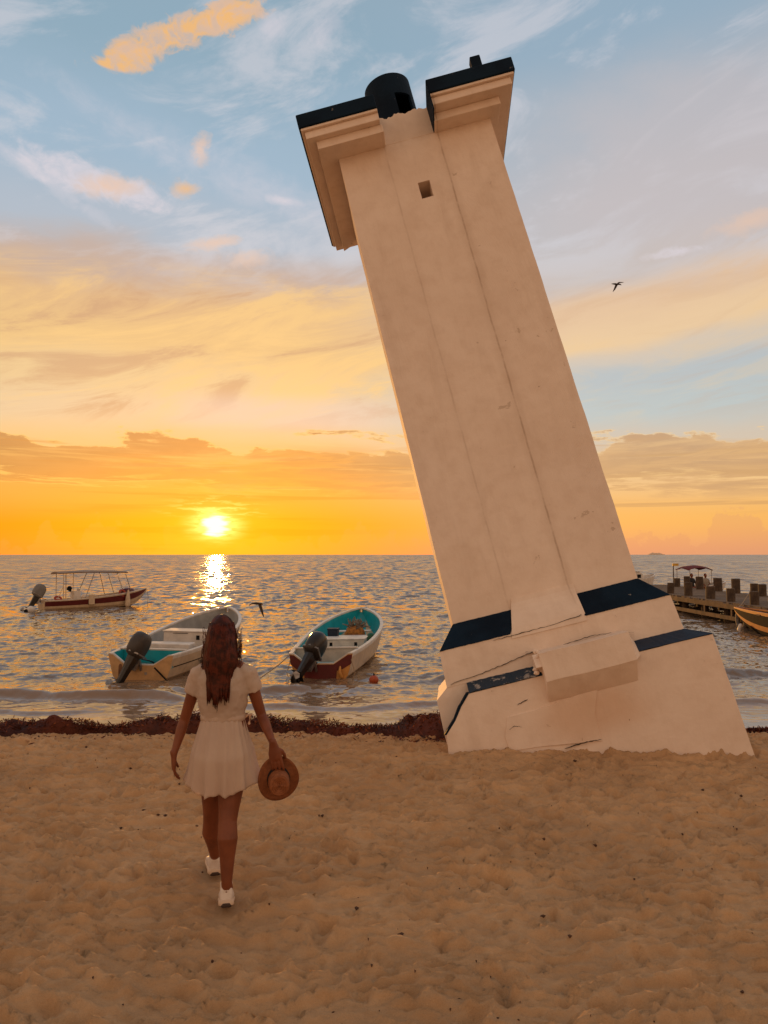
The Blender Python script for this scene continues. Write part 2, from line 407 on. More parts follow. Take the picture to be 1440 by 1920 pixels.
# ------------------------------------------------------------------ sea
def sea():
    rows = [9.9]
    while rows[-1] < 170: rows.append(rows[-1] + max(.022, rows[-1]**2/3550*.62))
    rows = np.array(rows+list(np.geomspace(rows[-1]*1.02, 30000, 90)))
    u = np.tan(np.radians(np.concatenate([np.linspace(-83, -32, 60, endpoint=False), np.linspace(-32, 32, 760), np.linspace(32, 83, 61)[1:]])))
    X = rows[:, None]*u[None, :]; Y = np.repeat(rows[:, None], len(u), 1)
    dy = np.gradient(rows)[:, None]
    r = np.random.default_rng(5); Z = np.zeros_like(X)
    sh = np.clip((Y-11.2)/4.0, 0.0, 1)**.8
    gust = .55+.9*fbm(X*.16, Y*.10, 61, 3)
    for k in range(76):
        lam = np.exp(r.uniform(np.log(.13), np.log(2.6))); th = r.normal(0, .75)
        a = .0040*lam**.85*r.uniform(.5, 1.3)
        kk = 2*pi/lam; ph = r.uniform(0, 2*pi)
        fade = np.clip(1.6-dy*3.2/lam, 0, 1)
        s = np.sin(kk*(X*sin(th)-Y*cos(th))+ph+1.2*vnoise(X*.25+k, Y*.25, 100+k))
        Z += a*fade*(s+.22*s*s)*gust*(.08+.92*sh)
    # one low roller breaking at left, one at right
    def roll(x0, x1, yc, amp, w, wob):
        m = np.clip((X-x0)/.9, 0, 1)*np.clip((x1-X)/.9, 0, 1); m = m*m*(3-2*m)
        c = yc + wob*np.sin(X*.9+yc) + .12*np.sin(X*2.7); t = (Y-c)/w
        return amp*m*np.where(t < 0, np.exp(-(t/.55)**2), np.exp(-(t/1.5)**2))*(.7+.5*fbm(X*1.4, Y*.5, 71, 2))
    Z += roll(-8.5, -3.1, 13.3, .145, .34, .12) + roll(-7.5, -4.2, 12.1, .04, .2, .1) + roll(5.0, 9.5, 15.9, .12, .45, .2) + roll(5.2, 9.0, 13.0, .06, .3, .2)
    Z += roll(-2.6, 1.6, 12.6, .05, .3, .12) + roll(-4.4, -.6, 14.0, .07, .35, .15)
    Z = Z*np.clip((Y-10.2)/1.0, .15, 1)
    def fn(N, b, co):
        sp = N.new('ShaderNodeSeparateXYZ'); N.put(sp.inputs[0], co); yy = V(N, sp.outputs[1]); xx = V(N, sp.outputs[0])
        far = N.sstep(yy, 12, 60)
        def octave(ly, lx, a0, a1, b0, b1, seed, amp):
            # ripples whose slope, not height, is given: (across, along)
            w = N.sstep(yy, a0, a1)*(1.0-N.sstep(yy, b0, b1)) if b1 else N.sstep(yy, a0, a1)
            q = N.noise(N.vec(xx/lx, yy/ly, seed), 1.0, 3, .6, .35); q2 = N.noise(N.vec(xx/lx, yy/ly, seed+5), 1.0, 2, .6, .3)
            return (N.sstep(q, .32, .68)-.52)*w*(amp*.23), (N.sstep(q2, .32, .68)-.5)*w*(amp*.20)
        sy = sx = None
        for o in ((.20, .20, 11.5, 17, 22, 34, 1.0, 1.0), (.42, .30, 12.5, 20, 32, 60, 2.0, 1.15), (1.5, .62, 22, 38, 75, 130, 3.0, 1.6), (6.0, 1.5, 55, 90, 200, 330, 4.0, 1.6), (30.0, 4.0, 160, 260, 900, 1600, 5.0, 1.4), (340.0, 22.0, 700, 1300, 0, 0, 6.0, 1.1)):
            a_, b_ = octave(*o); sy = a_ if sy is None else sy+a_; sx = b_ if sx is None else sx+b_
        ge = N.new('ShaderNodeNewGeometry'); va = N.new('ShaderNodeVectorMath', operation='ADD'); N.l.new(ge.outputs['Normal'], va.inputs[0]); N.put(va.inputs[1], N.vec(sx, sy - .12*N.sstep(yy, 15, 60), 0.0))
        vn = N.new('ShaderNodeVectorMath', operation='NORMALIZE'); N.l.new(va.outputs[0], vn.inputs[0]); N.l.new(vn.outputs[0], b.inputs['Normal'])
        # churned sandy foam close to the shore
        f1 = N.noise(N.vec(xx*.7, yy*2.6, 2.0), 1.4, 7, .65, .5)
        foam = N.sstep(f1, .56, .66)*(1.0-N.sstep(yy, 11.6, 13.8))*.55
        N.put(b.inputs['Base Color'], N.mix(foam, N.mix(N.sstep(yy, 11, 16), (.32,.20,.12,1), (.19,.125,.08,1)), (.75,.55,.42,1)))
        N.put(b.inputs['Roughness'], N.sstep(yy, 15, 80, .06, .20) + foam*.4)
    m = mat('sea_water', (.04,.03,.02), .08, spec=.5, fn=fn); m.node_tree.nodes['Principled BSDF'].inputs['IOR'].default_value = 1.5; m.node_tree.nodes['Principled BSDF'].inputs['Specular Tint'].default_value = (1, .88, .74, 1)
    o = grid_obj('sea', X, Y, Z, m); tag(o, kind='structure')
    me = o.data
sea()

# ------------------------------------------------------------------ leaning lighthouse
_S = Vector((0.96866543, -0.04775257, 0.24373548)); _D = Vector((0.07727251, 0.99058275, -0.11302555)); _UP = Vector((-0.2360429, 0.128318, 0.96323322))
_O = Vector((1.69935138, 8.19945085, 1.94710852))
def TL(s, u, n): return Vector((s, -n-1.0, u+2.0))       # (across, up, toward the beach) of the tilted tower in its own axes
def on_face(px, py, n):
    r = _F + _R*((px-720)/FPX) + _U*((960-py)/FPX)
    P = EYE + r*(((_O-EYE).dot(_D)-n)/r.dot(_D)) - _O
    return P.dot(_S), P.dot(_UP)
def plaster_fn(N, b, co):
    sp = N.new('ShaderNodeSeparateXYZ'); N.put(sp.inputs[0], co); x, y, z = [V(N, q) for q in sp.outputs]
    n0 = N.noise(co, .9, 5, .6); n1 = N.noise(co, 6.0, 6, .62); n2 = N.noise(co, 22.0, 4, .6)
    c = N.mix(N.sstep(n0, .35, .68), (.86,.715,.60,1), (.80,.65,.535,1))
    c = N.mix(N.sstep(n1, .40, .75)*.35, c, (.66,.50,.385,1))
    st = N.noise(N.vec(x*5.0, y*5.0, z*.9), 1.0, 5, .6)               # faint rain streaks
    c = N.mix(N.sstep(st, .52, .74)*.20, c, (.52,.38,.28,1))
    pit = N.sstep(n2*.6+n1*.4, .655, .69)*N.sstep(N.noise(co, 1.7, 3, .6), .45, .56)
    c = N.mix(pit*.8, c, (.20,.12,.08,1))
    fl = N.noise(co, 3.4, 7, .68, .3); c = N.mix(N.sstep(fl, .665, .68)*.55, c, (.46,.345,.25,1)); c = N.mix(N.sstep(N.noise(N.vec(x*2.2, y*2.2, z*.35), 1.0, 6, .65), .56, .70)*.22, c, (.58,.44,.33,1))
    # the two plaster joints that run down the front
    front = 1.0-N.sstep(y, -.95, -.80)
    wob = (N.noise(N.vec(0.0, 0.0, z), 1.6, 4, .6)-.5)*.05
    br = N.sstep(N.noise(N.vec(3.0, 3.0, z), 3.0, 5, .7), .36, .60)
    up = N.sstep(z, 1.8, 2.2)
    for xx, k in ((.285, .55), (-.375, .22)):
        dd = N.math('ABSOLUTE', x - xx + wob)
        c = N.mix((1.0-N.sstep(dd, .002, .016))*front*up*k*(br*.8+.2), c, (.30,.19,.12,1))
        c = N.mix((1.0-N.sstep(dd, .01, .10))*front*up*k*.35, c, (.50,.36,.26,1))
    # rusty stain under the fallen ledge
    stain = (1.0-N.sstep(N.math('SQRT', ((x-.15)/.75)**2.0+((z-.85)/.34)**2.0)+(n0-.5)*1.2, .3, 1.1))*front
    c = N.mix(stain*.42, c, (.60,.33,.16,1))
    N.put(b.inputs['Base Color'], c)
    bp = N.new('ShaderNodeBump'); bp.inputs['Strength'].default_value = .5; bp.inputs['Distance'].default_value = .02
    N.put(bp.inputs['Height'], n1*.5+n0+n2*.14-pit*.3); N.l.new(bp.outputs[0], b.inputs['Normal'])
M_PLA = mat('painted_plaster', (.8,.68,.55), .75, spec=.25, fn=plaster_fn)
def blue_fn(N, b, co):
    n = N.noise(co, 9.0, 6, .65); n2 = N.noise(co, 2.5, 4, .6)
    c = N.mix(N.sstep(n2, .35, .65), (.002,.009,.022,1), (.004,.016,.036,1))
    c = N.mix(N.sstep(n, .665, .69)*.55, c, (.30,.28,.26,1)); N.put(b.inputs['Base Color'], c)
    bp = N.new('ShaderNodeBump'); bp.inputs['Strength'].default_value = .4; bp.inputs['Distance'].default_value = .02
    N.put(bp.inputs['Height'], n); N.l.new(bp.outputs[0], b.inputs['Normal'])
M_BLUE = mat('navy_paint', (.01,.03,.05), .7, spec=.12, fn=blue_fn)
def blue2_fn(N, b, co):
    n = N.noise(co, 6.0, 6, .7); N.put(b.inputs['Base Color'], N.mix(N.sstep(n, .55, .60)*.7, (.012,.032,.06,1), (.45,.40,.36,1)))
M_BLUE2 = mat('flaking_navy_paint', (.01,.03,.05), .6, spec=.3, fn=blue2_fn)
M_BLUEL = mat('lighter_navy_paint', (.003,.022,.060), .7, (.002,.014,.040), 5.0, .3, 14.0)
M_DARK = mat('dark_cavity', (.03,.018,.012), .9)

tower = empty('leaning_lighthouse', label='cream white leaning lighthouse tower with navy blue ledges, half sunk in the beach', cat='lighthouse')
tower.matrix_world = Matrix(((_S.x, _D.x, _UP.x, 0), (_S.y, _D.y, _UP.y, 0), (_S.z, _D.z, _UP.z, 0), (0, 0, 0, 1)))
tower.location = _O + _D*1.0 - _UP*2.0
def tower_rings(hs):                              # square frusta: (u, left, right, front, back)
    return [[TL(-l, u, -1+b_*0+f), TL(r, u, -1+f), TL(r, u, -1-b_), TL(-l, u, -1-b_)] for u, l, r, f, b_ in hs]
def weather(o, lv=6, st=.016):
    q = o.modifiers.new('cuts', 'SUBSURF'); q.subdivision_type = 'SIMPLE'; q.levels = q.render_levels = lv
    for sc_, k in ((.5, 1.0), (.12, .32)):
        tx = bpy.data.textures.new('wear', 'CLOUDS'); tx.noise_scale = sc_; tx.noise_depth = 3; d = o.modifiers.new('wear', 'DISPLACE'); d.texture = tx; d.strength = st*k; d.mid_level = .5
def build_tower():
    w = lambda u: 1.0-.0118*u
    # shaft with its square window cut through the front
    m = MB(); us = [-.02, 6.05]; hs = [-.10, .04]; hu = [4.90, 5.112]
    def F(s, u): return TL(s, u, w(u)-1)
    A, B, C, D = F(-w(us[0]), us[0]), F(w(us[0]), us[0]), F(w(us[1]), us[1]), F(-w(us[1]), us[1])
    a, b, c, d = F(hs[0], hu[0]), F(hs[1], hu[0]), F(hs[1], hu[1]), F(hs[0], hu[1])
    back = lambda p, dn: Vector((p.x, p.y+dn, p.z))
    k = [back(p, .34) for p in (a, b, c, d)]
    Ab, Bb, Cb, Db = [TL(sg*w(u), u, -1-w(u)) for sg, u in ((-1, us[0]), (1, us[0]), (1, us[1]), (-1, us[1]))]
    m.add([A, B, C, D, a, b, c, d]+k+[Ab, Bb, Cb, Db],
          [(0,1,5,4), (1,2,6,5), (2,3,7,6), (3,0,4,7), (4,5,9,8), (5,6,10,9), (6,7,11,10), (7,4,8,11), (8,9,10,11),
           (0,3,15,12), (1,13,14,2), (12,15,14,13), (3,2,14,15), (0,12,13,1)])
    sh = m.obj('shaft', M_PLA, tower); weather(sh)
    MB().box(TL(.0, 4.98, w(5)-1-.335), (.10, .012, .12)).obj('window_shade_plate', M_DARK, sh)  # dark plate, its colour stands in for the shade deep inside the window
    # ragged broken top of the middle, with crumbled edge
    m = MB(); r = random.Random(3); n = 26
    top = [(-.405+.655*i/n, 6.06+.012*sin(i*.7)+r.uniform(-.012, .014)) for i in range(n+1)]
    poly = [(-.405, 5.7)]+[(.25, 5.7)]+list(reversed(top))
    m.prism(poly, -.064, -.70, lambda a_, b_, n_: TL(a_, b_, n_)); m.obj('broken_wall_top', M_PLA, tower)
    # lower tiers
    m = MB(); m.loft(tower_rings([(0.0, 1.0, 1.0, 1.0, 1.0), (-.235, 1.205, 1.215, 1.205, 1.205), (-.60, 1.222, 1.24, 1.222, 1.222)]))
    weather(m.obj('upper_plinth', M_PLA, tower))
    m = MB(); m.loft(tower_rings([(-.597, 1.218, 1.236, 1.217, 1.22), (-.70, 1.352, 1.43, 1.222, 1.35), (-3.3, 1.40, 1.50, 1.222, 1.45)]))
    weather(m.obj('lower_plinth', M_PLA, tower))
    # front facing of the base, broken off along a diagonal at its left end
    m = MB(); r = random.Random(5)
    pts = [(-1.022, -.693), (1.432, -.693), (1.50, -3.3), (-1.42, -3.3), (-1.375, -1.30), (-1.335, -1.03), (-1.22, -.92), (-1.13, -.80)]
    m.prism(pts, .425, .20, lambda a_, b_, n_: TL(a_, b_, n_)); fac = m.obj('base_facing', M_PLA, tower); weather(fac)
    m = MB()                                    # blue edge of that facing
    dg = [(-1.022, -.688), (-1.13, -.795), (-1.22, -.915), (-1.34, -1.028)]
    for p, q in zip(dg, dg[1:]):
        m.hexa([TL(p[0]-.024, p[1], .21), TL(p[0]+.004, p[1], .21), TL(p[0]+.004, p[1], .429), TL(p[0]-.024, p[1]+.004, .429),
                TL(q[0]-.02, q[1], .21), TL(q[0]+.004, q[1], .21), TL(q[0]+.004, q[1], .429), TL(q[0]-.02, q[1]+.004, .429)])
    m.obj('blue_edge', M_BLUE, fac)
    # sloped navy ledges; each is a plate lying on the slope
    def plate(name, mt, t0, t1, b0, b1, un, jag=0):
        (ut, nt), (ub, nb) = un; m = MB(); e = .011; k = 22; rr = random.Random(len(name)+int(t0*100))
        rows = []
        for i in range(k+1):
            f = i/k; j = rr.uniform(-jag, jag)
            ts = t0+(t1-t0)*f; bs = b0+(b1-b0)*f
            rows.append([TL(ts, ut+j*.5, nt-.02), TL(ts, ut+e+j*.5, nt+e), TL(bs, ub+e*.5+j, nb+e), TL(bs, ub-.004+j, nb-.02)])
        m.loft(rows); return m.obj(name, mt, tower)
    plate('sloped_ledge', M_BLUE, -1.0, -.318, -1.205, -.455, ((0, 0), (-.235, .205)), .003)
    plate('sloped_ledge', M_BLUE, .335, 1.0, .325, 1.212, ((0, 0), (-.235, .205)), .003)
    plate('sloped_ledge', M_BLUEL, .705, 1.238, .69, 1.432, ((-.60, .222), (-.69, .425)), .003)
    o = plate('sloped_ledge', M_BLUE2, -1.015, -.25, -1.02, -.26, ((-.607, .222), (-.69, .425)), .006); o['label'] = 'navy ledge with flaked paint and a broken end'
    # smooth plaster apron between the two upper ledges
    m = MB(); rows = []
    for i in range(9):
        t = i/8; n_ = .205*(t*t*(3-2*t)); u_ = .12-.40*t
        rows.append([TL(-.335-.12*t, u_, n_+.012), TL(-.1, u_, n_+.018), TL(.15, u_, n_+.018), TL(.335, u_, n_+.012), TL(.335, u_, -.1), TL(-.335-.12*t, u_, -.1)])
    m.loft(rows); m.obj('plaster_apron', M_PLA, tower, smooth=False)
    # displaced ledge block
    def prof(s, dn, du): return [TL(s, -.455+du, .17), TL(s, -.475+du, .60+dn), TL(s+.003, -.75+du, .605+dn), TL(s-.01, -.955+du, .43), TL(s, -.96+du, .2)]
    m = MB(); m.loft([prof(-.275, 0, 0), prof(-.15, .012, .004), prof(.2, 0, -.004), prof(.45, .01, 0), prof(.615, -.005, .005)])
    weather(m.obj('fallen_ledge_block', M_PLA, tower), 4)
    m = MB(); r = random.Random(11)
    m.loft([[TL(s, -.585, .30), TL(s, -.47-.02*abs(s), .50+.03*sin(s*9)), TL(s, -.60, .58), TL(s, -.66, .36)] for s in np.linspace(-.33, -.18, 5)])
    m.obj('broken_mortar', M_PLA, tower); m = MB()
    m.add([TL(.60, -.47, .52), TL(.715, -.585, .26), TL(.705, -.72, .430), TL(.60, -.76, .598), TL(.59, -.47, .2)], [(0,3,2,1), (0,1,4)])
    m.obj('broken_mortar', M_PLA, tower)
    m = MB()
    for i in range(26):
        s, u = on_face(1012+r.uniform(-10, 14), 1252+r.uniform(-32, 12), .5); q = r.uniform(.008, .032)
        m.ellipsoid(TL(s, u, r.uniform(.42, .52)), (q, q*.8, q*.7), Euler((r.random()*3, r.random()*3, 0)).to_matrix(), 7, 5)
    m.obj('rubble', M_PLA, tower)
    # patched facing at the foot of the base
    s0, u0 = on_face(955, 1405, .43); s1, u1 = on_face(1127, 1385, .43); s2, u2 = on_face(1120, 1290, .43)
    m = MB(); m.prism([(s0, u0-.02), (s0+.3, u0-.045), (s1, u1-.02), (s1+.006, (u1+u2)/2), (s2, u2), (s0+.35, u2-.06), (s0+.06, u0+.30), (s0-.01, u0+.12)], .437, .40, lambda a_, b_, n_: TL(a_, b_, n_))
    m.obj('plaster_patch', M_PLA, tower, bevel=.004)
    # cracks
    r = random.Random(8); m = MB()
    def crack(px, n, wd=.004, up=.005):
        pts = []
        for (p, q) in zip(px, px[1:]):
            for t in np.linspace(0, 1, 9)[:-1]: pts.append((p[0]+(q[0]-p[0])*t, p[1]+(q[1]-p[1])*t+r.uniform(-.9, .9)))
        pts.append(px[-1]); nn = n if callable(n) else (lambda t: n)
        rows = []
        for i, p in enumerate(pts):
            t = i/(len(pts)-1); s, u = on_face(p[0], p[1], nn(t)); h = wd*r.uniform(.3, 1.2)*min(1, 4*t+.2, 4*(1-t)+.2)
            rows.append([TL(s, u-h, nn(t)+up), TL(s, u+h, nn(t)+up), TL(s, u+h, nn(t)-.01), TL(s, u-h, nn(t)-.01)])
        m = MB(); m.loft(rows); m.obj('crack', M_DARK, tower)
    crack([(968, 1143), (1020, 1131), (1081, 1119)], .014, .0028)
    crack([(925, 1201), (965, 1190), (1020, 1176), (1086, 1155), (1090, 1152)], .214, .0035)
    crack([(845, 1283), (905, 1262), (950, 1243), (985, 1228), (1005, 1221)], .228, .0028)
    crack([(985, 1222), (1012, 1222), (1040, 1213), (1075, 1203), (1110, 1192), (1150, 1186), (1188, 1186)], lambda t: .250, .003, .009)
    crack([(970, 1322), (980, 1316), (989, 1311)], .426, .004); crack([(955, 1368), (965, 1361), (978, 1363)], .434, .003)
    crack([(930, 1412), (942, 1408), (950, 1407)], .427, .004); crack([(1060, 1403), (1100, 1391), (1128, 1386)], .434, .005)
        # cornice: navy top slab, cream lip and soffit, stepped moulding, all broken open in the middle of the front
    def U(l, r_, f, b_, n0=-.372, n1=.246, dep=-.95):
        return [(-l, f), (n0, f), (n0, dep), (n1, dep), (n1, f), (r_, f), (r_, -b_), (-l, -b_)]
    def slab(name, mt, u0, u1, poly, bevel=.008, parent=tower):
        m = MB(); m.prism(poly, u0, u1, lambda a_, b_, u_: TL(a_, u_, b_)); return m.obj(name, mt, parent, bevel=bevel)
    slab('top_slab', M_BLUE, 5.915, 6.09, U(1.305, 1.265, .355, 2.36), .012)
    slab('cornice_lip', M_PLA, 5.882, 5.915, U(1.285, 1.245, .335, 2.33))
    slab('cornice_soffit', M_PLA, 5.79, 5.882, U(1.25, 1.20, .30, 2.29, -.372, .250))
    lm = [(-1.145, .215), (-.352, .215), (-.352, -.2), (-.90, -.2), (-.90, -2.0), (-1.145, -2.17)]
    slab('cornice_moulding', M_PLA, 5.685, 5.79, lm, .006)
    rm = [(.252, .15), (1.05, .15), (1.045, -.2), (.252, -.2)]
    slab('cornice_moulding', M_PLA, 5.69, 5.79, rm, .01)
    m = MB(); m.box(TL(.249, 5.88, .05), (.012, .62, .36)); m.obj('blue_edge', M_BLUE, tower)
    m = MB(); m.box(TL(.87, 6.16, .27), (.12, .13, .16)); m.obj('anchor_block', M_BLUE, tower, bevel=.01)
    # lantern stub: open drum with a doorway
    m = MB(); k = 40; R0, R1 = .292, .262; c = (-.108, -.50); zs = np.linspace(6.0, 6.76, 9)
    def ringp(r_, u_, j): a_ = 2*pi*j/k; return TL(c[0]+r_*cos(a_), u_, c[1]+r_*sin(a_))
    hole = lambda j, i: (4 <= j <= 8) and i < 5
    vs = []; 
    for r_ in (R0, R1):
        for u_ in zs: vs += [ringp(r_, u_, j) for j in range(k)]
    fs = []; nz = len(zs)
    idx = lambda L_, i, j: (L_*nz+i)*k+(j % k)
    for i in range(nz-1):
        for j in range(k):
            if hole(j, i): continue
            fs += [(idx(0,i,j), idx(0,i,j+1), idx(0,i+1,j+1), idx(0,i+1,j)), (idx(1,i,j+1), idx(1,i,j), idx(1,i+1,j), idx(1,i+1,j+1))]
            for (dj, di, e) in ((1, 0, 0), (-1, 0, 1)):
                if hole(j+dj, i):
                    jj = j+1 if dj == 1 else j
                    fs.append((idx(0,i,jj), idx(1,i,jj), idx(1,i+1,jj), idx(0,i+1,jj)))
            if i > 0 and hole(j, i-1): fs.append((idx(0,i,j), idx(0,i,j+1), idx(1,i,j+1), idx(1,i,j)))
    for j in range(k): fs.append((idx(0,nz-1,j), idx(0,nz-1,j+1), idx(1,nz-1,j+1), idx(1,nz-1,j)))
    m.add(vs, fs); dr = m.obj('lantern_drum', M_BLUE, tower, smooth=False)
    m = MB(); m.loft([[TL(c[0]+.27*cos(2*pi*j/k), u_, c[1]+.27*sin(2*pi*j/k)) for j in range(k)] for u_ in (6.68, 6.73)]); m.obj('added_drum_cap', M_BLUE, dr)  # cap added to shut out the sky and keep the drum interior dark
build_tower()

# ------------------------------------------------------------------ seaweed and scraps on the sand
def seaweed():
    r = random.Random(4); m = MB()
    bx = np.array([-9, -5, -4, -3.2, -2.2, -1.2, -.2, .3, .8, 1.15, 1.5, 4.2, 5, 6.5, 9, 14])
    by = np.interp(np.linspace(0, 1, 2), [0, 1], [0, 0])
    def line(x): return float(np.interp(x, [-14, -5, -4, -3, -2, -1, 0, .5, .9, 1.3, 4, 5, 14], [8.9, 8.9, 9.0, 9.15, 9.25, 9.3, 9.2, 8.85, 8.65, 8.6, 9.3, 9.5, 9.6]))
    def hgt(x): return float(np.interp(x, [-14, -5, -3.4, -2.6, -1.0, -.3, .1, .35, .9, 1.35, 1.8, 4.1, 4.4, 6, 14], [.15, .15, .185, .20, .17, .15, .16, .20, .27, .27, .15, .03, .07, .08, .1]))
    def wid(x): return float(np.interp(x, [-14, -4.4, -3, -1, .4, 1.2, 1.6, 4, 14], [.5, .48, .36, .34, .34, .42, .4, .16, .2]))
    xs_ = np.linspace(-12, 12, 900); rows = []
    for x in xs_:
        if True:
            c, h, w = line(x)+.10*sin(x*1.3)+.06*sin(x*3.1), hgt(x), wid(x)*(.35+.7*float(vnoise(np.array(x*.9), np.array(1.5), 55))); w = max(w, float(np.interp(x, [-.15, .25, 1.0, 1.5], [0, .38, .5, 0]))); row = []
            k = .15+1.45*float(fbm(np.array(x*1.6), np.array(2.0), 5, 3)); k = max(k, 1.05*float(np.interp(x, [-.15, .25, 1.0, 1.5], [0, 1, 1, 0])))
            for v in np.linspace(-1.15, 1.15, 23):
                y = c+v*w*(.85+.3*float(vnoise(np.array(x*2.2), np.array(4.0+np.sign(v)), 9)))
                n = float(fbm(np.array(x*7.0), np.array(y*9.0), 14, 4)); q = max(0.0, 1-v*v)**.6
                row.append((x+(n-.5)*.03, y+(n-.5)*.06, float(sand_base(0, y))-.035+(h*k+.02)*q*(.55+.9*n)))
            rows.append(row)
    m.loft(rows, closed=False, caps=False)
    def blade(x, y, z, L, w, up):
        a = r.uniform(0, 2*pi); el = r.uniform(-.2, up); d = Vector((cos(a)*cos(el), sin(a)*cos(el), sin(el))); sd = d.cross(Vector((0, 0, 1))).normalized()*w
        sd = Matrix.Rotation(r.uniform(-1, 1), 3, d) @ sd; p = Vector((x, y, z)); curl = Vector((r.uniform(-1, 1), r.uniform(-1, 1), r.uniform(-.6, .8)))*L*.35
        q = p+d*L*.5+curl*.4; e = p+d*L+curl
        m.add([p-sd*.4, p+sd*.4, q+sd, q-sd, e+sd*.3, e-sd*.3], [(0,1,2,3), (3,2,4,5)], 1 if r.random() < .35 else 0)
    for i in range(30000):
        x = r.uniform(-7, 7) if r.random() < .85 else r.uniform(-12, 12)
        c, h, w = line(x)+.10*sin(x*1.3)+.06*sin(x*3.1), hgt(x), wid(x)*(.35+.7*float(vnoise(np.array(x*.9), np.array(1.5), 55))); w = max(w, float(np.interp(x, [-.15, .25, 1.0, 1.5], [0, .38, .5, 0]))); v = r.gauss(0, .5)
        if abs(v) > 1.25: continue
        y = c+v*w; k = .15+1.45*float(fbm(np.array(x*1.6), np.array(2.0), 5, 3)); k = max(k, 1.05*float(np.interp(x, [-.15, .25, 1.0, 1.5], [0, 1, 1, 0]))); z = float(sand_base(0, y))+h*k*max(0, 1-v*v)**.6*r.uniform(.55, 1.15)
        if 1.7 < x < 4.1 and r.random() < .6: continue
        blade(x, y, z, r.uniform(.015, .055), r.uniform(.003, .009), .9)
    # loose scatter in front of the drift, thick beside the tower foot
    for i in range(3200):
        if r.random() < .6: x = r.gauss(1.0, .45); y = 8.15+abs(r.gauss(0, .33))
        else: x = r.uniform(-6, 6); y = line(x)-wid(x)-abs(r.gauss(0, .25))
        if y < 7.3 or (x > 1.25 and y < 8.6): continue
        blade(x, y, ground(x, y)+.012, r.uniform(.015, .06), r.uniform(.003, .010), .3)
    def mk(name, a, b_):
        return mat(name, a, .7, b_, 3.0, .5, 60.0, spec=.25)
    o = m.obj('seaweed', [mk('dark_seaweed', (.045,.011,.006), (.11,.024,.009)), mk('rusty_seaweed', (.17,.038,.012), (.26,.07,.02))], recalc=False)
    tag(o, kind='stuff')
seaweed()
def litter():
    r = random.Random(21); m = MB()
    cl = [(r.uniform(-4, 4), r.uniform(3, 8.4)) for _ in range(26)]
    for i in range(420):
        y = 2.9+5.6*r.random()**1.0; x = r.uniform(-1, 1)*(.58*y+.5)
        if r.random() < .5: x, y = (lambda c: (r.gauss(c[0], .22), r.gauss(c[1], .16)))(r.choice(cl))
        if 1.0 < x < 4.0 and y > 7.3: continue
        z = ground(x, y); k = r.choice([3, 4, 5]); s_ = r.choice([.003, .004, .005, .007, .010, .015])*r.uniform(.6, 1.2)
        a = r.uniform(0, pi); c_ = [(cos(a+2*pi*j/k)*s_*r.uniform(.6, 1.7), sin(a+2*pi*j/k)*s_*r.uniform(.4, 1.0)) for j in range(k)]
        m.add([(x+p, y+q, z+.002+r.uniform(0, .006)) for p, q in c_]+[(x, y, z+.004+s_*.7), (x, y, z-.01)], [(j, (j+1) % k, k) for j in range(k)]+[((j+1) % k, j, k+1) for j in range(k)])
    tag(m.obj('beach_litter', mat('dead_leaf_scraps', (.05,.024,.014), .8, (.11,.05,.025), 40.0)), kind='stuff')
litter()

# ------------------------------------------------------------------ the walking woman
WO = Vector((-1.0, 4.6, .452))
def wp(px, py, Y=4.6):
    return at(px, py, Y)-WO
def add_hand(m, wrist, fdir, pnorm, side, curl, sc=1.0, spread=.12):
    """palm, four unequal fingers and a thumb. fdir: along the fingers, pnorm: out of the palm, side: toward the thumb"""
    fdir = Vector(fdir).normalized(); pnorm = Vector(pnorm); pnorm = (pnorm-fdir*pnorm.dot(fdir)).normalized()
    side = pnorm.cross(fdir)*(1 if side > 0 else -1); side.normalize(); w = Vector(wrist)
    m.tube([w-fdir*.012, w+fdir*.02, w+fdir*.055*sc, w+fdir*.084*sc], [(.020*sc, .023*sc), (.027*sc, .016*sc), (.037*sc, .0145*sc), (.036*sc, .0115*sc)], 14, ref=pnorm)
    for off, L in ((.027, .070), (.009, .079), (-.009, .073), (-.026, .057)):
        base = w+fdir*.082*sc+side*off*sc; d = (fdir+side*off*spread*12).normalized(); p = [base]; ang = 0
        for j, fr_ in enumerate((.45, .31, .24)):
            ang += curl[j] if isinstance(curl, (list, tuple)) else curl
            d2 = d*cos(ang)+pnorm*sin(ang); p.append(p[-1]+d2*L*fr_*sc)
        m.tube([base-fdir*.02]+p, [.0095*sc, .0092*sc, .0085*sc, .0078*sc, .0066*sc], 8)
    b = w+fdir*.028*sc+side*.022*sc; d = (fdir*.75+side*.6+pnorm*.25).normalized()
    p1 = b+d*.030*sc; p2 = p1+(fdir*.85+side*.25+pnorm*.4).normalized()*.027*sc; p3 = p2+(fdir*.9+pnorm*.5).normalized()*.022*sc
    m.tube([b-side*.012*sc, p1, p2, p3], [.013*sc, .0115*sc, .010*sc, .0078*sc], 9)
def skin_fn(N, b, co):
    n = N.noise(co, 7.0, 5, .6); N.put(b.inputs['Base Color'], N.mix(N.sstep(n, .35, .65), (.155,.040,.014,1), (.21,.058,.021,1)))
M_SKIN = mat('tanned_skin', (.3,.09,.04), .5, spec=.4, fn=skin_fn)
M_SKIN.node_tree.nodes['Principled BSDF'].inputs['Subsurface Weight'].default_value = .0
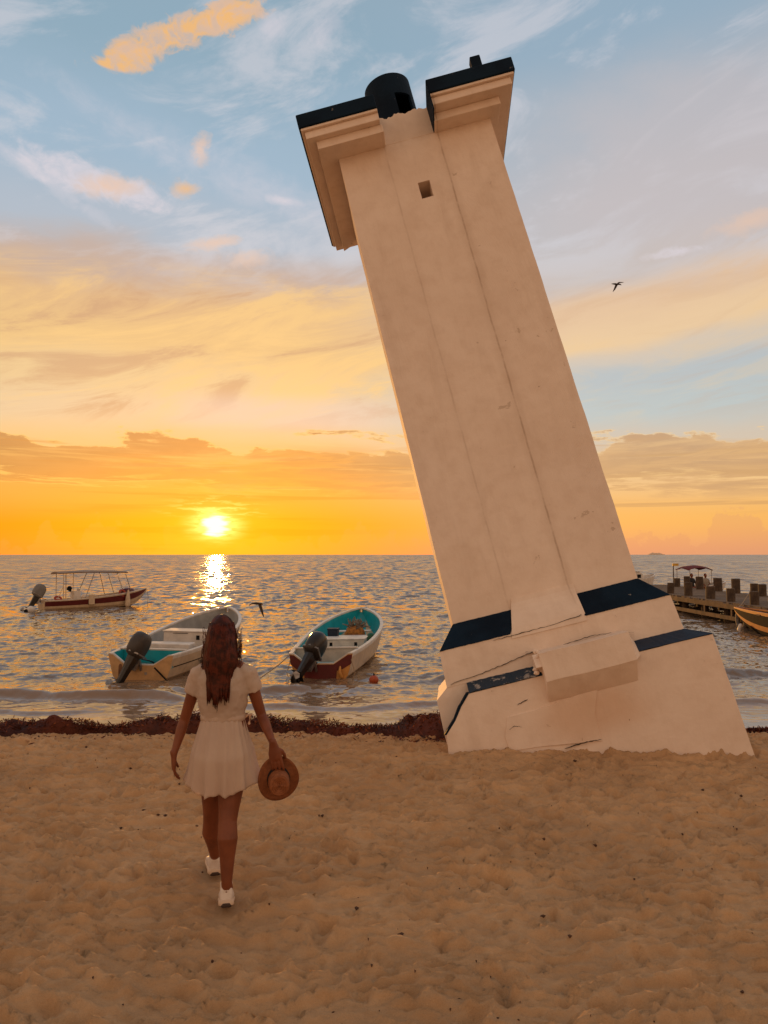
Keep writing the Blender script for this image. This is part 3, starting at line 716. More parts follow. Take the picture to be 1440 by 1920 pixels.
def cloth(name, a, b_, tr=.3, rough=.85):
    m = bpy.data.materials.new(name); m.use_nodes = True; N = NT(m.node_tree); N.n.clear()
    tc = N.new('ShaderNodeTexCoord'); co = V(N, tc.outputs['Object'])
    n = N.noise(co, 5.0, 6, .6); c = N.mix(N.sstep(n, .35, .65), a+(1,), b_+(1,))
    wv = N.noise(co, 130.0, 3, .6); bp = N.new('ShaderNodeBump'); bp.inputs['Strength'].default_value = .5; bp.inputs['Distance'].default_value = .004
    N.put(bp.inputs['Height'], wv+n*2.0)
    d = N.new('ShaderNodeBsdfDiffuse'); t = N.new('ShaderNodeBsdfTranslucent'); N.put(d.inputs[0], c); N.put(t.inputs[0], c)
    N.l.new(bp.outputs[0], d.inputs['Normal']); mx = N.new('ShaderNodeMixShader'); mx.inputs[0].default_value = tr
    N.l.new(d.outputs[0], mx.inputs[1]); N.l.new(t.outputs[0], mx.inputs[2])
    o = N.new('ShaderNodeOutputMaterial'); N.l.new(mx.outputs[0], o.inputs[0]); return m
M_DRESS = cloth('cream_linen', (.82,.67,.55), (.77,.61,.50), .42)
def remesh(o, vox, smooth=4, fac=.5):
    q = o.modifiers.new('one_skin', 'REMESH'); q.mode = 'VOXEL'; q.voxel_size = vox; q.use_smooth_shade = True
    s = o.modifiers.new('soften', 'SMOOTH'); s.iterations = smooth; s.factor = fac
def bake(o):
    """apply modifiers"""
    dg = bpy.context.evaluated_depsgraph_get(); dg.update(); me = bpy.data.meshes.new_from_object(o.evaluated_get(dg)); old = o.data
    o.modifiers.clear(); o.data = me; me.name = o.name; bpy.data.meshes.remove(old)
def woman():
    m = MB(); Y = 4.6
    # legs: rear (right) leg nearer the camera, other leg stepping forward
    hipR = wp(436, 1438, 4.60); kneeR = wp(427, 1540, 4.50); ankR = wp(425, 1652, 4.43)
    hipL = wp(402, 1438, 4.62); kneeL = wp(397, 1538, 4.74); ankL = wp(404, 1608, 4.90)
    md = lambda a, b, t, o=(0,0,0): a.lerp(b, t)+Vector(o)
    m.tube([hipR, md(hipR, kneeR, .4), md(hipR, kneeR, .8), kneeR, md(kneeR, ankR, .28, (.004,-.016,0)), md(kneeR, ankR, .6, (.002,-.006,0)), ankR, ankR+Vector((0,.01,-.05))],
           [(.082,.088), (.075,.078), (.058,.060), (.052,.056), (.057,.060), (.043,.046), (.030,.036), (.034,.042)], 20)
    m.tube([hipL, md(hipL, kneeL, .4), md(hipL, kneeL, .8), kneeL, md(kneeL, ankL, .28, (-.006,-.016,0)), md(kneeL, ankL, .6, (-.002,-.006,0)), ankL, ankL+Vector((0,.012,-.05))],
           [(.082,.088), (.073,.078), (.055,.060), (.050,.055), (.054,.058), (.040,.044), (.029,.035), (.034,.042)], 20)
    # pelvis, waist, rib cage, shoulders
    c = lambda py, px=418: wp(px, py, Y)
    m.tube([c(1440), c(1410), c(1372), c(1340), c(1310), c(1280), c(1258), c(1246)],
           [(.150,.105), (.168,.122), (.142,.105), (.122,.088), (.135,.098), (.150,.105), (.135,.090), (.075,.060)], 28)
    shL, shR = wp(372, 1266), wp(466, 1264)
    m.tube([shL, wp(395, 1252), c(1246), wp(443, 1252), shR], [(.045,.045), (.050,.045), (.055,.048), (.050,.045), (.045,.045)], 14)
    # arms
    elL, wrL = wp(346, 1349, 4.63), wp(326, 1414, 4.56)
    m.tube([shL, md(shL, elL, .5), elL, md(elL, wrL, .3), md(elL, wrL, .7), wrL], [(.041,.045), (.036,.040), (.030,.032), (.032,.032), (.024,.024), (.019,.022)], 14)
    elR, wrR = wp(490, 1340, 4.64), wp(512, 1394, 4.53)
    m.tube([shR, md(shR, elR, .5), elR, md(elR, wrR, .3), md(elR, wrR, .7), wrR], [(.041,.045), (.036,.040), (.030,.032), (.032,.032), (.024,.024), (.019,.022)], 14)
    add_hand(m, wrL, (-.02, .10, -1), (.9, .35, 0), 1, (.22, .34, .26))
    add_hand(m, wrR, (.20, -.06, -1), (0, 1, .0), -1, (.06, .14, .14), 1.05, spread=.16)
    # neck and head, looking out to sea
    m.tube([c(1254), c(1232), c(1214)], [(.058,.055), (.050,.050), (.052,.055)], 16)
    hd = wp(418, 1192, 4.61)
    m.ellipsoid(hd+Vector((0, -.012, .012)), (.074, .092, .092), k=24, n=16)
    m.ellipsoid(hd+Vector((0, .022, -.050)), (.056, .068, .068), k=20, n=14)
    m.tube([hd+Vector((0, .090, .010)), hd+Vector((0, .108, -.020)), hd+Vector((0, .094, -.030))], [.010, .013, .012], 8)      # nose
    m.tube([hd+Vector((-.020, .086, -.060)), hd+Vector((0, .094, -.060)), hd+Vector((.020, .086, -.060))], [.006, .009, .006], 8)  # mouth
    m.ellipsoid(hd+Vector((0, .074, -.095)), (.022, .020, .018), k=12, n=8)                                                  # chin
    for sx in (-1, 1):
        m.ellipsoid(hd+Vector((sx*.076, .0, -.022)), (.009, .018, .030), k=10, n=8)                                          # ears
        m.tube([hd+Vector((sx*.016, .083, .018)), hd+Vector((sx*.034, .080, .022)), hd+Vector((sx*.050, .070, .016))], [.006, .007, .005], 7)
        m.ellipsoid(hd+Vector((sx*.031, .076, .0)), (.013, .011, .008), k=10, n=8)
    o = m.obj('person', M_SKIN, loc=WO); remesh(o, .0038, 4); bake(o); o.data.polygons.foreach_set('use_smooth', [True]*len(o.data.polygons))
    tag(o, 'woman with long dark hair and short cream dress walking toward the sea, hat in hand', 'person')
    # bodice with short sleeves
    m = MB()
    m.tube([c(1352), c(1340), c(1318), c(1290), c(1268), c(1252), c(1244)],
           [(.126,.098), (.127,.099), (.143,.114), (.155,.120), (.154,.112), (.122,.084), (.076,.062)], 30)
    slL = md(shL, elL, .40); slR = md(shR, elR, .40)
    m.tube([wp(385, 1258), shL+Vector((0,0,.004)), md(shL, elL, .2), slL], [(.050,.052), (.056,.058), (.057,.058), (.056,.058)], 18, dome=False)
    m.tube([wp(452, 1258), shR+Vector((0,0,.004)), md(shR, elR, .2), slR], [(.050,.052), (.056,.058), (.057,.058), (.056,.058)], 18, dome=False)
    b = m.obj('dress_bodice', M_DRESS, o); remesh(b, .006, 3)
    tx = bpy.data.textures.new('folds', 'CLOUDS'); tx.noise_scale = .05
    dm = b.modifiers.new('folds', 'DISPLACE'); dm.texture = tx; dm.strength = .016; dm.mid_level = .5
    # skirt: gathered at the belt, fluttering hem
    k = 132; rows = []; top = c(1345); r = random.Random(2)
    ph = [r.uniform(0, 6.28) for _ in range(8)]
    for i in range(34):
        t = i/33; ring = []
        for j in range(k):
            a = 2*pi*j/k
            hemz = .408 - .045*abs(cos(a))**2.5*(1 if sin(a) < .6 else .6) + .006*sin(5*a+ph[0]) + .006*sin(8*a+ph[5]) + .004*sin(19*a+ph[1])
            fl = .003*sin(23*a+ph[2]+2*sin(2*a))*(1-t*.7) + t**1.2*(.011*sin(7*a+ph[3]+.9*sin(3*a)) + .008*sin(13*a+ph[4]+.8*sin(2*a)) + .005*sin(22*a+ph[6]))
            flare = .120 + .050*min(1, t*2.0)**.9 + .006*t
            wing = .075*max(0, cos(a+.1))**14*t**3 + .060*max(0, -cos(a-.1))**14*t**3
            rx = flare+fl+wing; ry = (.096+.078*min(1, t*1.9)**.8+.028*t)+fl
            ring.append(Vector((rx*cos(a)-.006*t, ry*sin(a)+.012*t, -hemz*t))+top)
        rows.append(ring)
    m = MB(); m.loft(rows, caps=False)
    sk = m.obj('dress_skirt', M_DRESS, o, smooth=True); sd = sk.modifiers.new('cloth_thickness', 'SOLIDIFY'); sd.thickness = .0025
    m = MB(); m.lathe([(.122, -.018), (.130, -.015), (.132, 0), (.130, .015), (.122, .018)], k=40); q = m.obj('belt', M_DRESS, o, smooth=True)
    q.location = top+Vector((0, 0, .004)); q.scale = (1.0, .75, 1)
    m = MB(); m.box(top+Vector((.0, -.108, -.11)), (.0035, .006, .19)); m.obj('zip_placket', M_DRESS, sk)
    m = MB(); m.tube([top+Vector((.125, .03, 0)), top+Vector((.16, .02, .015)), top+Vector((.150, .03, -.04))], [.010, .014, .008], 8, ref=(0,0,1)); m.obj('belt_bow', M_DRESS, q).location = -Vector(q.location)
    # hair: a full mass that ends in separate locks
    m = MB(); r = random.Random(6)
    hw = [(1151.5, .006, .008), (1153, .022, .026), (1156, .036, .042), (1160, .050, .060), (1168, .066, .084), (1182, .076, .102), (1205, .082, .106), (1225, .087, .106), (1240, .089, .105), (1250, .082, .098), (1256, .068, .088)]
    rings = []
    for py, rx, ry in hw:
        cc = wp(417, py, 4.60); off = Vector((0, -.015-.055*max(0, (py-1190)/100), 0)); n = 44
        rings.append([cc+off+Vector(((rx+.004*sin(13*2*pi*j/n+py*.05)+.003*sin(7*2*pi*j/n))*cos(2*pi*j/n), (ry*(1 if sin(2*pi*j/n) < 0 else .42))*sin(2*pi*j/n), 0)) for j in range(n)])
    m.loft(rings)
    for i in range(900):
        a = r.uniform(pi*.96, 2.04*pi) if r.random() < .85 else r.uniform(0, 2*pi); py0 = r.uniform(1166, 1215)
        rx = float(np.interp(py0, [q_[0] for q_ in hw], [q_[1] for q_ in hw])); ry = float(np.interp(py0, [q_[0] for q_ in hw], [q_[2] for q_ in hw]))
        if sin(a) > 0: ry *= .42
        lock = round(a*4.2+.3*sin(i*.37))/4.2; ends = 1280+24*max(0, sin(-lock))+r.uniform(-28, 12)+9*sin(lock*7)
        p = []; rr = []
        for j in range(8):
            t = j/7; py = py0+(ends-py0)*t; q_ = float(np.interp(py, [h_[0] for h_ in hw], [h_[1] for h_ in hw])); w_ = float(np.interp(py, [h_[0] for h_ in hw], [h_[2] for h_ in hw]))
            if sin(a) > 0: w_ *= .42
            aa = a+(lock-a)*t*t*.75; k_ = 1.02+.02*sin(i)
            p.append(wp(417, py, 4.60)+Vector((q_*k_*cos(aa)+.006*sin(t*6+i)*(1 if t > .3 else .4), -.015-.055*max(0, (py-1190)/100)+w_*k_*sin(aa), 0)))
            rr.append((.0052 if t < .7 else .0052*(1-t)/.3+.0007))
        m.tube(p, rr, 4, dome=False)
    for i in range(130):                                   # stray hairs that catch the light
        sx = r.choice((-1, 1)); py0 = r.uniform(1175, 1240); p = []
        for j in range(6):
            t = j/5; p.append(wp(417, py0+t*r.uniform(25, 45), 4.60)+Vector((sx*(.094+.014*sin(t*3+i)+r.uniform(0, .012)), -.02+.02*sin(i), 0)))
        m.tube(p, [.0011]*6, 3, dome=False)
    def hair_fn(N, b, co):
        n = N.noise(N.vec(*[V(N, q_) for q_ in (lambda s_: (N.l.new(co.s, s_.inputs[0]), s_.outputs)[1])(N.new('ShaderNodeSeparateXYZ'))]), 30.0, 3, .6)
        N.put(b.inputs['Base Color'], N.mix(N.sstep(n, .35, .65), (.034,.006,.002,1), (.105,.018,.006,1)))
    m.obj('hair', mat('dark_brown_hair', (.03,.01,.005), .5, spec=.22, fn=hair_fn), o, smooth=True)
    # trainers
    M_SHOE = mat('white_trainer', (.72,.62,.54), .55, (.62,.52,.45), 14.0, .3, 60.0); M_SOLE = mat('cream_sole', (.62,.46,.33), .6); M_TREAD = mat('dark_tread', (.05,.028,.018), .8)
    def shoe(heel, pitch, yaw, sc=1.0):
        R = Euler((pitch, 0, yaw)).to_matrix()
        T = lambda x, y, z: Vector(heel)+R @ (Vector((x, y, z))*sc)
        def ring(y, w, z0, z1, e=.62, n=20):
            out = []
            for j in range(n):
                a = 2*pi*j/n; cx, sz = cos(a), sin(a)
                out.append(T(w*math.copysign(abs(cx)**e, cx), y, (z0+z1)/2+(z1-z0)/2*math.copysign(abs(sz)**e, sz)))
            return out
        up = MB(); up.loft([ring(-.004, .026, .028, .075), ring(.0, .033, .020, .098), ring(.02, .037, .018, .106), ring(.05, .037, .018, .100), ring(.075, .038, .018, .092),
                            ring(.11, .041, .018, .080), ring(.15, .044, .018, .066), ring(.19, .046, .018, .054), ring(.225, .042, .018, .046), ring(.25, .030, .018, .038), ring(.262, .012, .02, .032)])
        up.tube([T(0, .035, .085), T(0, .03, .125)], [(.036*sc, .044*sc), (.035*sc, .043*sc)], 18, ref=R @ Vector((0, 1, 0)), dome=False)
        u_ = up.obj('shoe', M_SHOE, o, smooth=True); remesh(u_, .004, 3)
        so_ = MB(); so_.loft([ring(y, w, z0, z1, .5) for y, w, z0, z1 in ((-.014, .024, .008, .032), (-.008, .038, .002, .036), (.02, .045, 0, .036), (.08, .043, 0, .032), (.14, .046, .0, .028), (.19, .050, 0, .026), (.235, .045, .004, .026), (.262, .028, .010, .028), (.272, .012, .014, .026))])
        s_ = so_.obj('sole', M_SOLE, u_, smooth=True)
        tr = MB(); tr.loft([ring(y, w, z0, z1, .5) for y, w, z0, z1 in ((-.016, .020, .0, .018), (-.010, .030, -.004, .022), (.02, .037, -.005, .012), (.12, .036, -.005, .008), (.20, .040, -.004, .008), (.25, .028, .002, .012))])
        tr.obj('tread', M_TREAD, s_, smooth=True)
        la = MB(); la.box(T(0, -.006, .094), (.016, .004, .03), R); la.obj('heel_tab', M_SHOE, u_, bevel=.002)
    shoe(wp(424, 1700, 4.385), rad(-15), rad(11), .98)
    shoe(wp(403, 1640, 4.86)+Vector((0, 0, .0)), rad(-3), rad(16), 1.0)
woman()

def straw_hat():
    c = at(522, 1460, 4.578); ax = Vector((.20, -1.0, -.20)).normalized()            # crown points back at the camera
    R = ax.to_track_quat('Z', 'Y').to_matrix()
    h = empty('straw_hat', c, label='brown straw hat with a black band held at the woman\'s side', cat='hat')
    def straw_fn(N, b, co):
        sp = N.new('ShaderNodeSeparateXYZ'); N.l.new(co.s, sp.inputs[0]); x, y, z = [V(N, q) for q in sp.outputs]
        rr = N.math('SQRT', x*x+y*y+z*z); w = N.math('SINE', rr*900.0); n = N.noise(co, 60.0, 4, .6)
        N.put(b.inputs['Base Color'], N.mix(N.sstep(w*.12+n, .3, .8), (.20,.060,.018,1), (.32,.105,.034,1)))
        bp = N.new('ShaderNodeBump'); bp.inputs['Strength'].default_value = .5; bp.inputs['Distance'].default_value = .003
        N.put(bp.inputs['Height'], w*.5+n); N.l.new(bp.outputs[0], b.inputs['Normal'])
    M = mat('woven_straw', (.3,.1,.04), .7, fn=straw_fn)
    k = 64; rows = []
    for r_, z in ((.076, 0), (.09, -.003), (.11, -.006), (.130, -.005), (.148, .0), (.1485, .003), (.130, -.001), (.11, -.002), (.09, .001), (.076, .004)):
        row = []
        for j in range(k):
            a = 2*pi*j/k; cut = 1-.0*a; zz = z+.012*sin(2*a+.7)*(r_/.148)**2
            row.append(R @ Vector((r_*.80*cos(a), r_*.93*sin(a), zz)))
        rows.append(row)
    MB().loft(rows, caps=False).obj('brim', M, h, smooth=True)
    m = MB(); prof = [(.080, 0, 0), (.078, .03, 0), (.076, .06, 0), (.073, .082, 0), (.066, .094, .2), (.050, .098, .7), (.028, .094, 1), (.006, .090, 1)]
    rows = [[R @ Vector((r_*.80*cos(2*pi*j/k), r_*.95*sin(2*pi*j/k), z-.010*q*abs(sin(2*pi*j/k)))) for j in range(k)] for r_, z, q in prof]
    m.loft(rows, caps=True); cr = m.obj('crown', M, h, smooth=True)
    m = MB(); rows = [[R @ Vector((r_*.80*cos(2*pi*j/k), r_*.95*sin(2*pi*j/k), z)) for j in range(k)] for r_, z in ((.081, .004), (.0825, .005), (.0815, .032), (.080, .033))]
    m.loft(rows, caps=False); m.obj('hat_band', mat('black_ribbon', (.008,.006,.008), .7), h, smooth=True)
straw_hat()

# ------------------------------------------------------------------ boats
def paint(name, c, rough=.35, var=.8, sc=5.0):
    return mat(name, c, rough, tuple(v*var for v in c[:3]), sc, .12, 12.0, spec=.45)
M_CREAM = paint('cream_gelcoat', (.62,.46,.30)); M_WHITE = paint('white_gelcoat', (.72,.66,.60)); M_TURQ = paint('turquoise_gelcoat', (.012,.36,.44)); M_RED = paint('maroon_gelcoat', (.115,.012,.012))
M_GREY = paint('grey_blue_gelcoat', (.36,.36,.35)); M_OR = paint('orange_gelcoat', (.42,.12,.02), .6); M_BLK = mat('black_gelcoat', (.010,.010,.013), .8, (.018,.016,.016), 6.0, spec=.08); M_MOT = paint('black_motor_paint', (.022,.018,.017), .3)
M_MOTG = paint('grey_motor_cover', (.20,.185,.175), .6); M_MOTD = paint('faded_black_motor_cover', (.055,.045,.04), .5); M_METAL = mat('worn_alloy', (.35,.32,.3), .4, (.2,.18,.17), 12.0, metal=.7); M_ROPE = mat('old_rope', (.34,.25,.17), .9); M_YEL = paint('faded_ochre', (.62,.30,.08))
def hull_shape(L, B, sheer0, bow, draft=.16, stern=.76):
    def b(t): return B/2*(stern+(1-stern)*sin(min(t/.5, 1)*pi/2)) if t < .5 else B/2*max(0.0, 1-((t-.5)/.5)**2.3)**.72
    def zs(t): return sheer0+(bow-sheer0)*t**2.1
    def zk(t): return -draft+(0 if t < .7 else ((t-.7)/.3)**2.4*(bow*.80+draft))
    return b, zs, zk
PROF = [(1.0, 1.0), (.995, .90), (.965, .78), (.90, .52), (.84, .34), (.70, .20), (.36, .08), (0.0, 0.0)]
def build_hull(root, L, B, sheer0, bow, cols, liner, rail, floor=.10, stern=.76, transom=None, notch=.20):
    b, zs, zk = hull_shape(L, B, sheer0, bow, stern=stern); ts = list(np.linspace(0, .6, 16))+list(np.linspace(.63, .985, 18))+[.998]
    m = MB(); rows = []
    for t in ts:
        bb, a, k_ = max(b(t), .012), zs(t), zk(t)
        half = [(bb*w, k_+(a-k_)*h) for w, h in PROF]; yy = lambda h: t*L
        row = [(-x, yy(PROF[i][1]), z) for i, (x, z) in enumerate(half)]+[(x, yy(PROF[i][1]), z) for i, (x, z) in reversed(list(enumerate(half[:-1])))]
        rows.append(row)
    n = len(rows[0])
    m.loft(rows, closed=False, caps=False)
    per = n-1
    strip = cols[1]
    m.m = [strip[min(j % per, per-1-(j % per))] for j in range(len(m.f))]
    hull = m.obj('hull', cols[0], root, smooth=False)
    hs = hull.modifiers.new('shell', 'SOLIDIFY'); hs.thickness = .02; hs.offset = -1 
    m = MB(); rows = []                       # inside liner
    for t in ts:
        bb = max(b(t)-min(.055, .16*b(t)), .004); a = zs(t); f_ = max(floor, zk(t)+.08); f_ = min(f_, a-.03)
        sh_ = lambda z: max(.03, t*L-.02*(t > .8)); fm = f_+(a-f_)*.4
        rows.append([(-bb, sh_(a), a-.004), (-bb*.94, sh_(fm), fm), (-bb*.80, sh_(f_), f_), (0, sh_(f_), f_), (bb*.80, sh_(f_), f_), (bb*.94, sh_(fm), fm), (bb, sh_(a), a-.004)])
    m.loft(rows, closed=False, caps=False); ln = m.obj('liner', liner, root)
    m = MB(); rows = []                        # gunwale: one continuous rolled rim
    path = [(-b(t), t*L, zs(t)) for t in ts]+[(b(t), t*L, zs(t)) for t in reversed(ts)]
    for i, p in enumerate(path):
        q0 = Vector(path[max(i-1, 0)]); q1 = Vector(path[min(i+1, len(path)-1)]); d = (q1-q0).normalized(); sd = d.cross(Vector((0, 0, 1))).normalized(); c_ = Vector(p)
        rows.append([c_-sd*.016+Vector((0,0,-.03)), c_-sd*.016+Vector((0,0,.014)), c_+sd*.064+Vector((0,0,.014)), c_+sd*.064+Vector((0,0,-.03))])
    m.loft(rows); m.obj('gunwale', rail, root, bevel=.006)
    # transom with a lowered motor well
    b0, z0, k0 = b(0), zs(0), zk(0)
    outer = [(b0*w, k0+(z0-k0)*h) for w, h in PROF]; nt = notch
    poly = [(-x, z) for x, z in outer]+[(x, z) for x, z in reversed(outer[:-1])]
    poly += [(b0*.86, z0-.01), (b0*.40, z0-nt), (-b0*.48, z0-nt), (-b0*.86, z0-.01)]
    m = MB(); m.prism(poly, -.012, .045, lambda a_, b_, n_: (a_, n_, b_)); tr = m.obj('transom', transom or cols[0][0], root)
    m = MB(); top = [(-b0, z0), (-b0*.86, z0-.008), (-b0*.48, z0-nt+.002), (b0*.40, z0-nt+.002), (b0*.86, z0-.008), (b0, z0)]
    for p, q in zip(top, top[1:]): m.bar((p[0], .016, p[1]+.004), (q[0], .016, q[1]+.004), .064, .022)
    m.obj('transom_rim', rail, tr)
    return b, zs, zk, hull, tr
def motor(root, loc, tilt, yaw, cover, sc=1.0, roll=0):
    R = (Euler((0, 0, yaw)).to_matrix() @ Euler((0, roll, 0)).to_matrix() @ Euler((-tilt, 0, 0)).to_matrix()); m = MB()
    T = lambda x, y, z: Vector(loc)+R @ (Vector((x, y, z))*sc)
    rings = []
    for z, w, f, bk in ((.02, .10, .12, .17), (.06, .15, .17, .25), (.16, .172, .19, .285), (.30, .178, .19, .29), (.42, .168, .17, .27), (.50, .14, .12, .22), (.545, .09, .05, .14), (.555, .03, .0, .05)):
        n = 22; ring = []
        for j in range(n):
            a = 2*pi*j/n; sg = lambda v: math.copysign(abs(v)**.72, v)
            ring.append(T(w*sg(cos(a)), (f if sin(a) > 0 else bk)*sg(sin(a))-.10, z))
        rings.append(ring)
    m.loft(rings); body = m.obj('outboard_motor', cover, root, smooth=True)
    m = MB(); m.loft([[T(x, y-.10, z) for x, y in ((-w, .17), (w, .17), (w, -.20), (0, -.27), (-w, -.20))] for z, w in ((.085, .17), (.115, .174))]); m.obj('cover_band', M_METAL, body)
    m = MB(); m.loft([[T(x*w, -.12+y*l, z) for x, y in ((-1, .8), (0, 1), (1, .8), (1, -.8), (0, -1), (-1, -.8))] for z, w, l in ((.03, .085, .13), (-.10, .075, .12), (-.30, .055, .10), (-.52, .045, .09), (-.60, .04, .085))])
    m.box(T(0, -.15, -.52), (.20*sc, .30*sc, .014*sc), R); m.tube([T(0, -.33, -.68), T(0, -.20, -.68), T(0, .02, -.68)], [.035*sc, .055*sc, .022*sc], 14)
    m.loft([[T(x, y, z) for x, y in ((-.012, .02), (.012, .02), (.012, -.2), (-.012, -.2))] for z in (-.50, -.68)])
    m.loft([[T(x*.010, y, z) for x, y in ((-1, y0), (1, y0), (1, y1), (-1, y1))] for z, y0, y1 in ((-.70, -.02, -.18), (-.86, -.12, -.20))]); m.obj('drive_leg', M_MOT, body)
    m = MB()
    for q in range(3):
        a = q*2*pi/3+.4; u = Vector((cos(a), 0, sin(a))); v = Vector((-sin(a), 0, cos(a)))
        P = lambda r_, s_, y_: T(*(u*r_+v*s_+Vector((0, y_-.36, -.68))))
        m.add([P(.03, -.02, .03), P(.08, -.075, .04), P(.15, -.05, .03), P(.155, .02, 0), P(.09, .06, -.04), P(.03, .02, -.03)], [(0,1,2,3,4,5)])
    m.ellipsoid(T(0, -.36, -.68), (.034*sc, .05*sc, .034*sc)); pr = m.obj('propeller', M_METAL, body); pm = pr.modifiers.new('t', 'SOLIDIFY'); pm.thickness = .008
    m = MB()
    for sx in (-1, 1): m.bar(T(sx*.085, .02, .0), Vector(loc)+Vector((sx*.085, .09, -.22)), .03, .06)
    m.box(T(0, .02, -.10), (.20*sc, .07*sc, .24*sc), R); m.obj('motor_bracket', M_METAL, body)
    m = MB(); m.tube([T(.06, .1, .06), T(.10, .32, .10), T(.11, .50, .11)], [.016, .014, .020], 8); m.obj('tiller', M_MOT, body)
    return body
def text_part(body, name, size, mt, parent, M, ext=.002):
    cu = bpy.data.curves.new(name, 'FONT'); cu.body = body; cu.size = size; cu.extrude = ext; cu.align_x = 'CENTER'; cu.align_y = 'CENTER'
    t = bpy.data.objects.new('tmp', cu); COL.objects.link(t); dg = bpy.context.evaluated_depsgraph_get(); me = bpy.data.meshes.new_from_object(t.evaluated_get(dg)); bpy.data.objects.remove(t)
    me.transform(M); me.materials.clear(); me.materials.append(mt); o = bpy.data.objects.new(name, me); COL.objects.link(o); o.parent = parent; return o

def boat_middle():
    r0 = empty('fishing_boat', (-1.235, 15.4, 0), (rad(.6), rad(-1.5), rad(-6.0)), label='small open boat with turquoise inside, maroon stern and a black outboard tilted up', cat='boat', group='open fishing boats moored off the beach')
    b, zs, zk, hull, tr = build_hull(r0, 6.1, 1.70, .50, .93, ([M_CREAM, M_WHITE], [1, 0, 0, 0, 0, 0, 0]), M_TURQ, M_WHITE, stern=.74, transom=M_YEL)
    b0, z0 = b(0), zs(0)
    def P(pts, n): 
        m = MB(); m.prism(pts, n-.006, n, lambda a_, b_, n_: (a_, n_, b_)); return m
    P([(-b0*.99, z0-.02), (-b0*.86, z0-.03), (-b0*.48, z0-.215), (b0*.40, z0-.215), (b0*.86, z0-.03), (b0*.99, z0-.02), (b0*.97, z0-.20), (b0*.70, z0-.30), (b0*.50, z0-.34), (b0*.46, -.1), (-b0*.5, -.1), (-b0*.56, z0-.32), (-b0*.78, z0-.30), (-b0*.97, z0-.20)], -.014).obj('stern_paint', M_RED, tr)
    m = MB(); m.tube([(b0*.62, -.05, .24), (b0*.60, -.06, .15), (b0*.66, -.04, .05)], [.02, .035, .03], 8); m.obj('fender', M_YEL, tr, smooth=True)
    m = MB(); m.box((0, .62, z0-.10), (b(.1)*2-.12, .04, .30)); m.box((0, .62, z0+.035), (b(.1)*2-.09, .10, .02)); m.obj('splash_well', M_WHITE, r0)
    m = MB(); m.box((.16, 2.05, .33), (.94, .50, .46)); bx = m.obj('console_box', M_WHITE, r0, bevel=.015)
    m = MB(); m.box((.16, 2.05, .565), (.98, .54, .022)); m.obj('lid', M_WHITE, bx, bevel=.006)
    for x in (-.11, .44): 
        m = MB(); m.box((x, 1.795, .46), (.062, .012, .075)); m.obj('vent', M_BLK, bx)
    text_part('NIDIA', 'lettering', .075, M_BLK, bx, Matrix.Translation((-.09, 1.797, .33)) @ Matrix.Rotation(pi/2, 4, 'X'))
    for y, x, w in ((2.95, .24, .85), (4.1, 0, 1.0)):
        m = MB(); m.box((x, y, .50), (w, .24, .03)); m.obj('thwart', M_WHITE, r0, bevel=.006)
    motor(r0, (-.17, -.12, .38), rad(50), rad(-16), M_MOT, 1.0, rad(10))
    m = MB(); m.tube([(-b0, .05, z0-.02), (-b0-.2, -.15, z0-.2), (-b0-.55, -.35, .06), (-b0-.95, -.55, -.02)], [.009]*4, 6); m.obj('mooring_rope', M_ROPE, r0)
    for sx in (-1, 1):
        m = MB(); m.tube([(sx*(b0-.02), -.03, z0-.12), (sx*(b0+.05), -.04, .12), (sx*(b0-.01), -.04, -.02)], [.008]*3, 6); m.obj('rope_loop', M_ROPE, r0)
    Mx = r0.matrix_basis.copy(); Mx = Matrix.Translation(r0.location) @ r0.rotation_euler.to_matrix().to_4x4()
    def onb(x, y, z): return Mx @ Vector((x, y, z))
    c = empty('fish_crate', onb(-.22, 2.75, .50), (0, 0, rad(-6)), label='dark blue plastic crate standing behind the white box in the middle boat', cat='crate')
    m = MB(); m.lathe([(.155, 0), (.165, .10), (.175, .22), (.155, .22), (.145, .03)], k=4, R=Matrix.Rotation(pi/4, 3, 'Z'))
    m.obj('crate_body', paint('navy_plastic', (.010,.022,.05), .5), c, bevel=.012)
    m = MB(); m.box((0, 0, .20), (.26, .26, .03)); m.obj('lid', paint('navy_plastic', (.010,.022,.05), .5), c, bevel=.008)
    n = empty('net_bundle', onb(.16, 3.6, .30), label='heap of ochre and grey fishing net in the bow of the middle boat', cat='net'); r = random.Random(9)
    m = MB(); m.ellipsoid((0, 0, .16), (.26, .24, .22), k=20, n=12); q = m.obj('sack', mat('ochre_net', (.42,.17,.03), .9, (.22,.09,.02), 16.0, .8, 50.0), n, smooth=True); dm = q.modifiers.new('d', 'DISPLACE'); tx = bpy.data.textures.new('lump', 'CLOUDS'); tx.noise_scale = .09; dm.texture = tx; dm.strength = .08
    m = MB()
    for i in range(34):
        a, e = r.uniform(0, 6.28), r.uniform(.2, 1.4); d = Vector((cos(a)*cos(e), sin(a)*cos(e), sin(e)+.1)); p = Vector((.03, .04, .26)); 
        m.tube([p+d*.10, p+d*.2+Vector((r.uniform(-.05,.05),)*3), p+d*.27+Vector((r.uniform(-.1,.1), 0, r.uniform(-.05,.05)))], [.016, .022, .010], 6)
    m.obj('net_coil', mat('grey_net', (.25,.21,.17), .9, (.12,.10,.08), 20.0), n, smooth=True)
    g = MB(); g.ellipsoid((0, 0, .10), (.10, .16, .14), k=14, n=8, p=.7); tag(g.obj('green_bag', paint('dark_green_plastic', (.006,.09,.045), .5), loc=onb(.66, 2.75, .36), smooth=True), 'dark green bag tucked against the starboard side of the middle boat', 'bag')
boat_middle()

